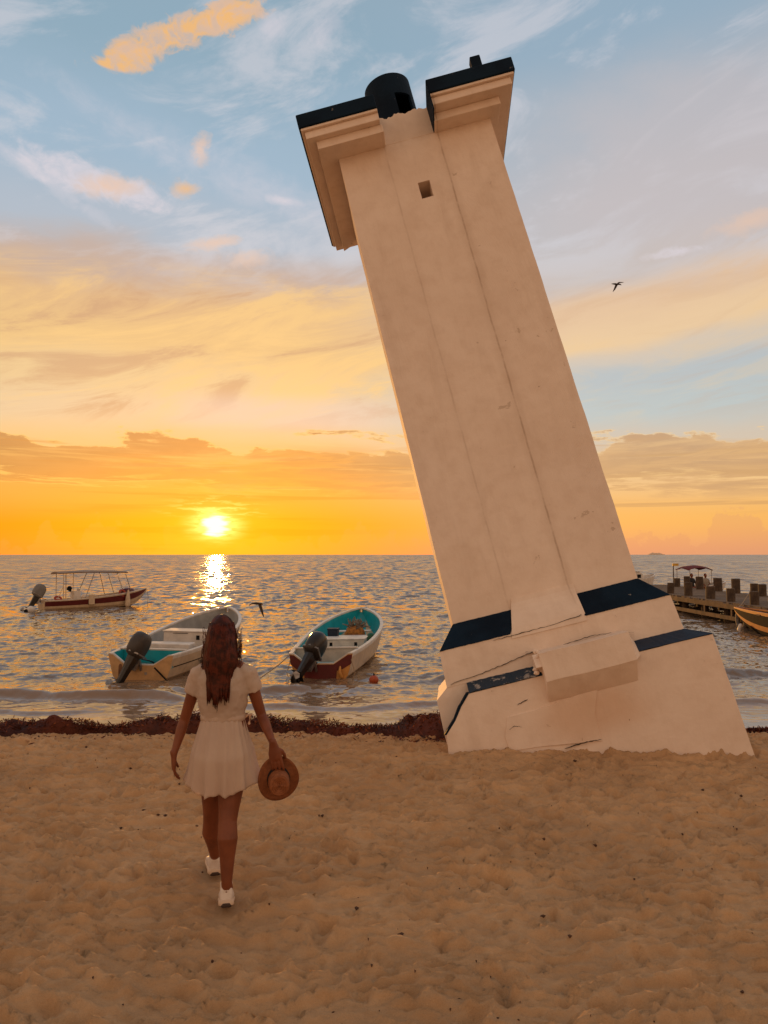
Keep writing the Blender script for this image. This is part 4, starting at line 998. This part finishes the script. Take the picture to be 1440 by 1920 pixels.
def boat_left():
    r0 = empty('fishing_boat', (-4.76, 15.25, 0), (rad(.5), rad(1.0), rad(-5.5)), label='small open boat with cream stern, grey inside and a worn dark outboard', cat='boat', group='open fishing boats moored off the beach')
    b, zs, zk, hull, tr = build_hull(r0, 5.7, 1.80, .50, 1.0, ([M_CREAM, M_WHITE, M_BLK], [1, 0, 0, 0, 0, 0, 0]), M_GREY, M_WHITE, stern=.72, notch=.20, transom=paint('warm_ochre_cream', (.60,.36,.17)))
    b0, z0 = b(0), zs(0)
    m = MB(); m.box((0, .60, z0-.12), (b(.1)*2-.12, .04, .32)); m.box((0, .62, z0+.03), (b(.1)*2-.09, .10, .022)); m.obj('splash_well', M_WHITE, r0)
    m = MB(); m.box((0, .575, z0-.12), (b(.1)*2-.14, .01, .26)); m.box((0, .30, z0-.262), (b(.05)*2-.16, .5, .012)); 
    for sx in (-1, 1): m.box((sx*(b(.05)-.075), .31, z0-.12), (.012, .5, .26))
    m.obj('well_lining', M_TURQ, r0)
    m = MB(); m.box((.08, 1.35, .40), (.95, .40, .34)); m.obj('seat_box', M_WHITE, r0, bevel=.02)
    m = MB(); m.box((.20, 2.35, .45), (1.15, .50, .54)); bx = m.obj('console_box', M_WHITE, r0, bevel=.025)
    m = MB(); m.box((.20, 2.35, .73), (1.19, .54, .024)); m.obj('lid', M_WHITE, bx, bevel=.006)
    m = MB(); m.box((.42, 2.095, .60), (.075, .012, .095)); m.obj('vent', M_BLK, bx)
    m = MB(); m.box((.02, 2.093, .685), (.34, .006, .010)); m.obj('slot', M_BLK, bx)
    m = MB()
    for t0, t1 in zip(np.linspace(.02, .8, 22), np.linspace(.02, .8, 22)[1:]):
        f = lambda t, h: Vector((b(t)*float(np.interp(h, [q[1] for q in reversed(PROF)], [q[0] for q in reversed(PROF)]))+.006, t*5.9, zk(t)+(zs(t)-zk(t))*h))
        m.add([f(t0, .62), f(t1, .62), f(t1, .655), f(t0, .655)], [(0,1,2,3)])
    m.obj('side_stripe', M_BLK, hull)
    t = .26; hpt = .50; ctr = Vector((b(t)*.893+.016, t*5.9, zk(t)+(zs(t)-zk(t))*hpt+.02)); slope = atan2(zs(.34)-zs(.18), .16*5.9)
    text_part('TIBURON III', 'lettering', .125, M_BLK, hull, Matrix.Translation(ctr) @ Matrix.Rotation(pi/2-.02, 4, 'Z') @ Matrix.Rotation(slope*.6, 4, 'X').inverted().to_3x3().to_4x4() @ Matrix.Rotation(rad(90-12), 4, 'X'), .001)
    for x, z in ((-b0*.62, .22), ):
        m = MB(); m.prism([(x-.035, .06), (x+.035, .06), (x+.035, z+.05), (x+.015, z+.09), (x-.015, z+.09), (x-.035, z+.05)], -.02, -.012, lambda a_, b_, n_: (a_, n_, b_)); m.obj('scupper', mat('rusty_brown', (.10,.04,.02), .8, (.2,.09,.04), 9.0), tr)
    m = MB(); m.bar((b0*.45, -.03, .26), (b0*.98, -.05, -.05), .022); m.obj('tie_rod', M_BLK, tr)
    m = MB(); m.box((b0*.18, -.017, .14), (.05, .008, .05)); m.obj('drain_plate', M_METAL, tr)
    motor(r0, (-.06, -.10, .42), rad(24), rad(-14), M_MOTD, .94, rad(16))
boat_left()

def boat_far():
    r0 = empty('canopy_boat', (-15.25, 34.6, 0), (0, rad(-1.2), rad(-50)), label='maroon and cream open boat with a flat canopy on thin posts, farther out at left', cat='boat')
    r0.scale = (.78, .78, .80); L = 6.2; b, zs, zk, hull, tr = build_hull(r0, L, 1.7, .52, 1.06, ([M_CREAM, M_RED, M_OR], [0, 1, 1, 0, 0, 1, 1]), M_CREAM, M_WHITE, stern=.8)
    motor(r0, (0, -.14, .62), rad(30), 0, M_MOTG, 1.4)
    P0, P1 = .7, 4.75; H = 2.05
    m = MB(); rows = []
    for t in np.linspace(0, 1, 14): 
        y = P0+(P1-P0)*t; cz = H+.05*sin(t*pi); rows.append([(-.72, y, cz-.03), (-.4, y, cz+.04), (0, y, cz+.06), (.4, y, cz+.04), (.72, y, cz-.03), (.70, y, cz-.09), (0, y, cz-.03), (-.70, y, cz-.09)])
    m.loft(rows); m.obj('canopy', paint('canopy_canvas', (.33,.24,.18), .8), r0)
    for sx in (-1, 1):
        for y0, x0, y1 in ((1.0, .66, 1.0), (1.55, .62, 1.55), (2.2, .8, 2.75), (3.9, .8, 3.55), (5.0, .62, 4.6)):
            m = MB(); m.tube([(sx*min(x0, b(y0/L)), y0, zs(y0/L)), (sx*.66, y1, H-.05)], [.022, .022], 8, dome=False); m.obj('canopy_post', M_METAL if y0 > 1.6 else M_CREAM, r0)
    m = MB()
    for z in (.95, 1.4, 1.8): m = MB(); m.tube([(.66, 1.0, z), (.62, 1.55, z)], [.015, .015], 6, dome=False); m.obj('ladder_rung', M_CREAM, r0)
    m = MB(); m.tube([(.66, .7, .60), (.66, 1.0, 1.3)], [.018, .018], 6); m.obj('stay', M_CREAM, r0)
    m = MB(); m.box((0, 1.9, .62), (.6, .4, .75)); m.box((0, 2.08, 1.02), (.52, .03, .22)); m.obj('console_box', M_WHITE, r0, bevel=.02)
    m = MB(); m.tube([(0, 1.62, .95), (0, 1.55, 1.12)], [.02, .16], 12); m.obj('steering_wheel', M_BLK, r0)
    for y in (1.3, 2.9, 3.7): 
        m = MB(); m.box((0, y, .45), (1.3, .26, .04)); m.obj('thwart', M_CREAM, r0)
    m = MB(); m.ellipsoid((.1, 5.0, .82), (.42, .5, .28), k=16, n=8); m.obj('foredeck_cover', M_RED, r0, smooth=True)
    def torus(c, R_, r_, ax, mt, name, par):
        m = MB(); Rm = Vector(ax).to_track_quat('Z', 'Y').to_matrix(); n = 20
        rows = [[Vector(c)+Rm @ Vector(((R_+r_*cos(2*pi*i/8))*cos(2*pi*j/n), (R_+r_*cos(2*pi*i/8))*sin(2*pi*j/n), r_*sin(2*pi*i/8))) for i in range(8)] for j in range(n)]
        rows.append(rows[0]); m.loft(rows, caps=False); return m.obj(name, mt, par, smooth=True)
    torus((.62, 4.45, .80), .19, .055, (.9, .2, .4), paint('faded_red_ring', (.40,.06,.03), .6), 'life_ring', r0)
    torus((.5, .75, .62), .17, .055, (.5, 0, .9), paint('faded_red_ring', (.40,.06,.03), .6), 'life_ring', r0)
    m = MB(); m.box((.84, 2.55, .50), (.12, .34, .58)); m.obj('fender', paint('yellowed_foam', (.66,.50,.34), .8), r0, bevel=.04)
    m = MB(); m.tube([(.80, 4.75, .95), (.86, 4.70, .55), (.88, 4.68, .12)], [.05, .13, .16], 12); m.obj('fender', paint('yellowed_foam', (.66,.50,.34), .8), r0, smooth=True)
    m = MB(); m.tube([(0, L+.02, 1.02), (.1, L+.1, .5), (0, L+.08, .0)], [.012]*3, 6); m.obj('anchor_rope', M_ROPE, r0)
    bu = MB(); bu.ellipsoid((0, 0, .05), (.17, .17, .17), k=16, n=10); bb = bu.obj('mooring_float', M_WHITE, smooth=True, loc=(at(58, 1138, 33.6).x, 33.6, .02)); tag(bb, 'small white float beside the motor of the far canopy boat', 'buoy')
    MB().tube([(-.04, -.05, .02), (-.15, -.12, .0)], [.07, .09], 10).obj('float_cap', M_BLK, bb)
boat_far()

def buoy():
    y = 14.9; x = at(701, 1280, y).x
    m = MB(); m.ellipsoid((0, 0, .045), (.092, .092, .088), k=22, n=14); o = m.obj('mooring_buoy', paint('orange_red_plastic', (.42,.075,.02), .5), smooth=True, loc=(x, y, .02)); tag(o, 'round orange buoy floating just right of the middle boat', 'buoy')
    MB().tube([(0, 0, .12), (0, 0, .16)], [.018, .014], 8).obj('eyelet', M_BLK, o)
buoy()

# ------------------------------------------------------------------ pier
def wood_fn(N, b, co):
    sp = N.new('ShaderNodeSeparateXYZ'); N.l.new(co.s, sp.inputs[0]); x, y, z = [V(N, q) for q in sp.outputs]
    n = N.noise(N.vec(x*1.5, y*9.0, z*9.0), 1.0, 5, .6); n2 = N.noise(co, .8, 4, .6)
    pl = N.noise(N.vec(0.0, N.math('FLOOR', y*5.0)*7.3, 0.0), 1.0, 1, .5)
    c = N.mix(N.sstep(n, .35, .65), (.095,.058,.036,1), (.165,.105,.068,1)); c = N.mix(N.sstep(n2, .4, .7)*.4, c, (.10,.07,.05,1)); c = N.mix(N.sstep(pl, .4, .6)*.45, c, (.11,.07,.045,1))
    N.put(b.inputs['Base Color'], c)
M_WOOD = mat('weathered_planks', (.2,.13,.09), .85, fn=wood_fn)
M_PILE = mat('dark_piling', (.050,.030,.019), .85, (.10,.062,.036), 5.0, .6, 12.0)
M_FASC = mat('weathered_beam', (.15,.088,.05), .85, (.075,.045,.028), 3.0, .5, 10.0)
def pier():
    x0, x1, z = 12.25, 15.9, .75; p = empty('pier', ((x0+x1)/2, 32, 0), label='low wooden plank pier running out to sea at right behind the tower', cat='pier'); cx, cy = (x0+x1)/2, 32
    m = MB(); r = random.Random(12); y = 10.0
    while y < 44:
        m.box(((x0+x1)/2-cx+r.uniform(-.03, .03), y+.098-cy, z-.025+r.uniform(-.006, .006)), (x1-x0+r.uniform(-.06, .06), .185, .05)); y += .2
    o = m.obj('deck', M_WOOD, p)
    for sx, xx in ((-1, x0), (1, x1)):
        for zz, hh in ((z-.13, .17), (.22, .14)):
            m = MB(); m.box((xx-cx+sx*.03, 27-cy, zz), (.09, 34, hh)); m.obj('side_beam', M_FASC, p)
    for i in range(18): MB().box((0, 10.7+2*i-cy, z-.24), (x1-x0-.2, .14, .22)).obj('cross_beam', M_PILE, p)
    for i in range(18):
        for xx in (x0+.35, x1-.35):
            m = MB(); m.tube([(xx-cx, 10.5+2*i-cy, -.8), (xx-cx, 10.5+2*i-cy, z-.1)], [.15, .14], 10, dome=False); m.obj('piling', M_PILE, p)
    for yv in (25.2, 27.3, 29.6, 33.8):
        m = MB(); m.box((x0-cx-.035, yv-cy, .42), (.05, .10, .5)); m.obj('fender_board', M_FASC, p)
    r = random.Random(31)
    def bollard(px, base, xx, lab, k):
        yy = xx*FPX/(px-720); h = r.uniform(.40, .58)*1.12; R_ = r.uniform(.145, .19); tx_, ty_ = r.uniform(-.05, .05), r.uniform(-.05, .05); n = 12; m = MB(); rows = []
        for zz, q in ((-.02, 1), (h*.45, 1.0), (h*.93, 1.02), (h, .97)):
            rows.append([(R_*q*(1+.05*sin(3*2*pi*j/n+k))*cos(2*pi*j/n)+tx_*zz, R_*q*(1+.05*sin(3*2*pi*j/n+k))*sin(2*pi*j/n), zz) for j in range(n)])
        m.loft(rows); tag(m.obj('timber_post', M_PILE, loc=(xx, yy, z)), lab, 'post', 'timber posts along the pier deck')
    near = [(1412, 'first'), (1368, 'second'), (1329, 'third'), (1288, 'fourth'), (1255, 'fifth')]
    for k, (px, nm) in enumerate(near): bollard(px, 0, 12.62, f'{nm} timber post from the right along the near edge of the pier', k)
    far = [(1427, 'first'), (1411, 'second'), (1377, 'third'), (1344, 'fourth'), (1310, 'fifth'), (1286, 'sixth'), (1268, 'seventh')]
    for k, (px, nm) in enumerate(far): bollard(px, 0, 15.55, f'{nm} timber post from the right along the far edge of the pier', k+7)
    # tyre fender
    m = MB(); n = 28; R_, r_ = .30, .075
    rows = [[(.0+r_*sin(2*pi*i/10), (R_+r_*cos(2*pi*i/10))*cos(2*pi*j/n), (R_+r_*cos(2*pi*i/10))*sin(2*pi*j/n)*1.15) for i in range(10)] for j in range(n)]; rows.append(rows[0])
    m.loft(rows, caps=False); t = m.obj('tyre_fender', mat('grey_rubber', (.10,.085,.075), .7, (.2,.16,.13), 7.0), smooth=True, loc=(x0-.16, 26.3, .28)); tag(t, 'old pale rubber tyre hung on the side of the pier by the orange boat', 'tyre')
    MB().tube([(0, 0, .33), (.1, 0, .5)], [.012, .012], 6).obj('hanging_rope', M_ROPE, t)
    # lamp pole with yellow top
    lp = empty('marker_pole', (15.6, 41.8, z), label='thin pole with a small yellow sign on top at the seaward end of the pier', cat='pole')
    MB().tube([(0, 0, 0), (0, 0, 1.15)], [.03, .025], 8, dome=False).obj('pole_shaft', M_PILE, lp)
    MB().box((.12, 0, 1.16), (.32, .05, .13)).obj('yellow_sign', paint('bright_yellow', (.75,.42,.05), .5), lp)
    # small cargo on the deck at the frame edge
    b = empty('rope_coil', (14.05, 27.9, z), label='yellow coil of rope lying on the pier deck at the far right edge', cat='rope'); m = MB(); n = 60
    m.tube([(.22*cos(i*.6)*(1-.002*i), .22*sin(i*.6)*(1-.002*i), .03+i*.0035) for i in range(n)], [.03]*n, 6); m.obj('coil', M_YEL, b, smooth=True)
pier()
def boat_orange():
    r0 = empty('moored_boat', (11.72, 15.2, 0), (0, 0, 0), label='low orange and black banded boat tied along the pier at the right edge', cat='boat')
    b, zs, zk, hull, tr = build_hull(r0, 10.8, .86, .70, .70, ([M_OR, M_BLK, M_WHITE], [0, 1, 1, 0, 1, 1, 1]), M_MOT, M_OR, stern=.9, floor=.45)
    for y in (3.0, 6.0, 8.4): MB().box((0, y, .62), (.74, .22, .04)).obj('thwart', M_WOOD, r0)
    m = MB(); m.tube([(.05, 10.6, .72), (.3, 10.9, .80), (.75, 11.3, 1.15)], [.014]*3, 6); m.obj('mooring_rope', M_ROPE, r0)
    m = MB(); m.tube([(-.36, 9.6, .2), (-.40, 9.6, .06)], [.06, .07], 10); m.obj('fender', M_WHITE, r0, smooth=True)
boat_orange()

def small_person(name, loc, label, shirt, arm=0, standing=True, yaw=0.0):
    """a distant passenger: one continuous body, clothing as children"""
    m = MB(); z = .80 if standing else .45
    for sx in (-1, 1):
        if standing: m.tube([(sx*.09, 0, .82), (sx*.10, .01, .46), (sx*.10, 0, .06), (sx*.10, .10, .03)], [.085, .058, .04, .035], 10)
        else: m.tube([(sx*.09, 0, z+.06), (sx*.13, .40, z+.06), (sx*.13, .42, .06), (sx*.13, .52, .03)], [.085, .06, .04, .035], 10)
        h = z+.56
        el = Vector((sx*.27, .02, z+.30)); wr = Vector((sx*(.24 if not arm else .12), .12, z+.10+.12*arm))
        m.tube([(sx*.17, 0, h-.03), el, wr, wr+Vector((0, .03, -.05))], [.052, .04, .028, .03], 10)
        for f_ in range(4): m.tube([wr+Vector((sx*.012*(f_-1.5), .03, -.05)), wr+Vector((sx*.015*(f_-1.5), .05, -.12+.006*f_))], [.010, .008], 6)
    m.tube([(0, 0, z), (0, 0, z+.2), (0, 0, z+.42), (0, 0, z+.54), (0, 0, z+.66)], [(.16,.11), (.13,.10), (.17,.11), (.13,.08), (.05,.05)], 14)
    m.ellipsoid((0, .01, z+.77), (.078, .095, .115), k=14, n=10); m.tube([(0, .10, z+.77), (0, .12, z+.75)], [.012, .013], 6)
    o = m.obj(name, M_SKIN, loc=loc); o.rotation_euler = (0, 0, yaw); remesh(o, .014, 2); bake(o); tag(o, label, 'person', 'passengers in the red canopied boat beyond the pier')
    m = MB(); m.tube([(0, 0, z+.02), (0, 0, z+.2), (0, 0, z+.42), (0, 0, z+.55)], [(.175,.125), (.15,.12), (.185,.125), (.14,.09)], 16)
    for sx in (-1, 1): m.tube([(sx*.15, 0, z+.53), (sx*.235, .01, z+.36)], [.065, .062], 10)
    s_ = m.obj('shirt', shirt, o); remesh(s_, .015, 2)
    m = MB(); m.ellipsoid((0, -.015, z+.80), (.088, .098, .10), k=14, n=8); m.obj('hair', MATS['dark_brown_hair'], o, smooth=True)
def pier_boats():
    y = 46.5; x = at(1314, 1080, y).x
    r0 = empty('canopied_launch', (x-.2, y-2.4, -.05), (0, 0, rad(-70)), label='small launch under a red awning floating beyond the far edge of the pier', cat='boat')
    r0.location = (x-1.9, y+.6, 0)
    b, zs, zk, hull, tr = build_hull(r0, 4.6, 1.5, .45, .8, ([M_WHITE, M_RED], [1, 0, 0, 0, 0, 0, 0]), M_GREY, M_WHITE)
    m = MB(); rows = []
    for t in np.linspace(0, 1, 12):
        yy = 1.25+1.85*t; cz = 1.62+.16*sin(t*pi)**.7-.02*t; rows.append([(-.6, yy, cz-.10), (-.3, yy, cz), (0, yy, cz+.03), (.3, yy, cz), (.6, yy, cz-.10), (.58, yy, cz-.13), (0, yy, cz-.01), (-.58, yy, cz-.13)])
    m.loft(rows); m.obj('awning', paint('dark_red_canvas', (.16,.02,.018), .8), r0)
    for sx in (-1, 1):
        for yy in (1.35, 3.0): m = MB(); m.tube([(sx*.56, yy, .45), (sx*.56, yy, 1.56)], [.018]*2, 6, dome=False); m.obj('awning_post', M_METAL, r0)
    for yy in (1.5, 2.6):
        m = MB(); m.box((0, yy, .42), (1.1, .3, .05)); m.obj('thwart', M_WHITE, r0)
    x1_, x2_ = at(1300, 1090, y-.05).x, at(1324, 1090, y-.2).x
    small_person('person', (x1_, y+.2, -.02), 'person in dark clothes sitting at the left under the red awning', paint('black_shirt', (.015,.013,.015), .9), 0, False, rad(200))
    small_person('person', (x2_, y-.1, -.02), 'person in a pale patterned shirt sitting at the right under the red awning', paint('pale_shirt', (.30,.25,.20), .9), 1, False, rad(190))
    # white cabin boat half hidden by the tower
    y = 55.0; x = at(1206, 1080, y).x
    r1 = empty('cabin_boat', (x-2.1, y+1.0, 0), (0, 0, rad(-62)), label='white boat with dark cabin windows showing just past the tower edge', cat='boat')
    r1.scale = (.8, .8, .8); b, zs, zk, hull, tr = build_hull(r1, 5.6, 2.0, .7, 1.25, ([M_WHITE, M_BLK], [0, 0, 0, 0, 0, 0, 0]), M_WHITE, M_WHITE)
    m = MB(); m.loft([[(sx*w, yy, zz) for sx, yy in ((-1, y0), (1, y0), (1, y1), (-1, y1))] for zz, w, y0, y1 in ((.6, .72, 1.2, 3.8), (1.35, .66, 1.3, 3.4), (1.5, .6, 1.35, 3.1))]); cb = m.obj('cabin', M_WHITE, r1, bevel=.03)
    for sx in (-1, 1):
        for yy in (1.7, 2.35, 2.95): m = MB(); m.box((sx*.705, yy, 1.1), (.03, .44, .32)); m.obj('window', M_BLK, cb)
    m = MB(); m.box((0, 2.2, 1.56), (1.5, 2.3, .05)); m.obj('cabin_roof', M_WHITE, r1, bevel=.02)
pier_boats()

def cruise_ship():
    y = 8200; c = at(1231, 1040, y); s_ = empty('cruise_ship', (c.x, y, -2), (0, 0, rad(4)), label='haze-pale cruise ship tiny on the horizon right of the tower', cat='ship')
    M = mat('haze_pale_ship', (.80,.66,.54), .9); L = 180  # distance haze is put into this pale colour, no hazy air is built
    m = MB(); m.loft([[(x, -14*w, z), (x, 14*w, z)] + [(x, 14*w*.9, -2), (x, -14*w*.9, -2)] for x, w, z in ((-L/2, .8, 12), (-L/4, 1, 12), (L/4, 1, 12), (L*.42, .6, 13), (L/2, .05, 15))]); m.obj('hull', M, s_)
    m = MB()
    for i, (a, b_, z) in enumerate(((-78, 62, 12), (-74, 56, 18), (-70, 50, 24), (-55, 36, 30))): m.box(((a+b_)/2, 0, z+3), (b_-a, 22-2*i, 6))
    m.obj('superstructure', M, s_)
    m = MB(); m.box((-40, 0, 40), (14, 8, 9)); m.obj('funnel', M, s_)
    m = MB(); m.box((28, 0, 42), (2, 2, 12)); m.obj('mast', M, s_)
cruise_ship(); bpy.data.objects['cruise_ship'].scale = (1, 1, .62)

# ------------------------------------------------------------------ birds
M_BIRD = mat('dark_feathers', (.035,.022,.018), .8, (.06,.04,.03), 20.0)
def bird(pxc, Y, pts_body, wings, label, thick=.03):
    c = at(*pxc, Y); k = Y/FPX
    w3 = lambda p: Vector(((p[0]-pxc[0])*k, (p[2]*.12 if len(p) > 2 else 0), (pxc[1]-p[1])*k))
    m = MB(); n = len(pts_body); q = [w3(p) for p in pts_body]
    m.tube(q, [thick*v for v in ([.25, .7, 1.0, .95, .7, .75, .15] if n == 7 else [.3, 1, 1, .4])], 10)
    o = m.obj('bird', M_BIRD, smooth=True, loc=c); tag(o, label, 'bird', 'seabirds in flight')
    for wg in wings:
        m = MB(); rows = []; P = [w3(p[0]) for p in wg]
        for i, (p, wd) in enumerate(wg):
            a = w3(p); t = (P[min(i+1, len(P)-1)]-P[max(i-1, 0)]).normalized(); s = t.cross(Vector((0, 1, 0))).normalized()*wd*k+Vector((0, .25*wd*k, 0))
            u = t.cross(s).normalized()*.010
            rows.append([a-s, a+u*.9, a+s, a-u*.9])
        m.loft(rows); m.obj('wing', M_BIRD, o)
bird((1157, 533), 34.0, [(1146.5, 532.3, -.05), (1150, 532.3, -.03), (1154, 532.6), (1157, 533.2), (1160, 533.2), (1162.5, 533, .03), (1165.5, 534.6, .05)],
     [[((1158, 532), 1.6), ((1161, 529.6, .15), 1.5), ((1164, 528.7, .35), 1.1), ((1168, 528.3, .6), .8), ((1171, 527.6, .8), .25)],
      [((1156, 534), 2.4), ((1154, 538, -.2), 2.1), ((1151.5, 543, -.35), 1.6), ((1148, 548.5, -.5), .4)]],
     'dark tern gliding in the sky right of the tower', .042)
bird((484, 1134), 22.0, [(473, 1131.5, .1), (476, 1131.3, .08), (480, 1131.4, .03), (484, 1131.8), (488, 1132, -.02), (491, 1132.5, -.04), (493.5, 1133.5, -.06)],
     [[((480, 1131.6), 1.3), ((474, 1131.2, .12), 1.4), ((470, 1133, .25), 1.0), ((466.5, 1135.6, .35), .4)],
      [((487, 1133), 2.6), ((489, 1139, -.15), 2.7), ((491.5, 1146, -.25), 2.2), ((493.5, 1152, -.3), 1.4), ((495.5, 1157, -.35), .4)]],
     'dark gull skimming low over the sea beside the woman\'s head', .035)
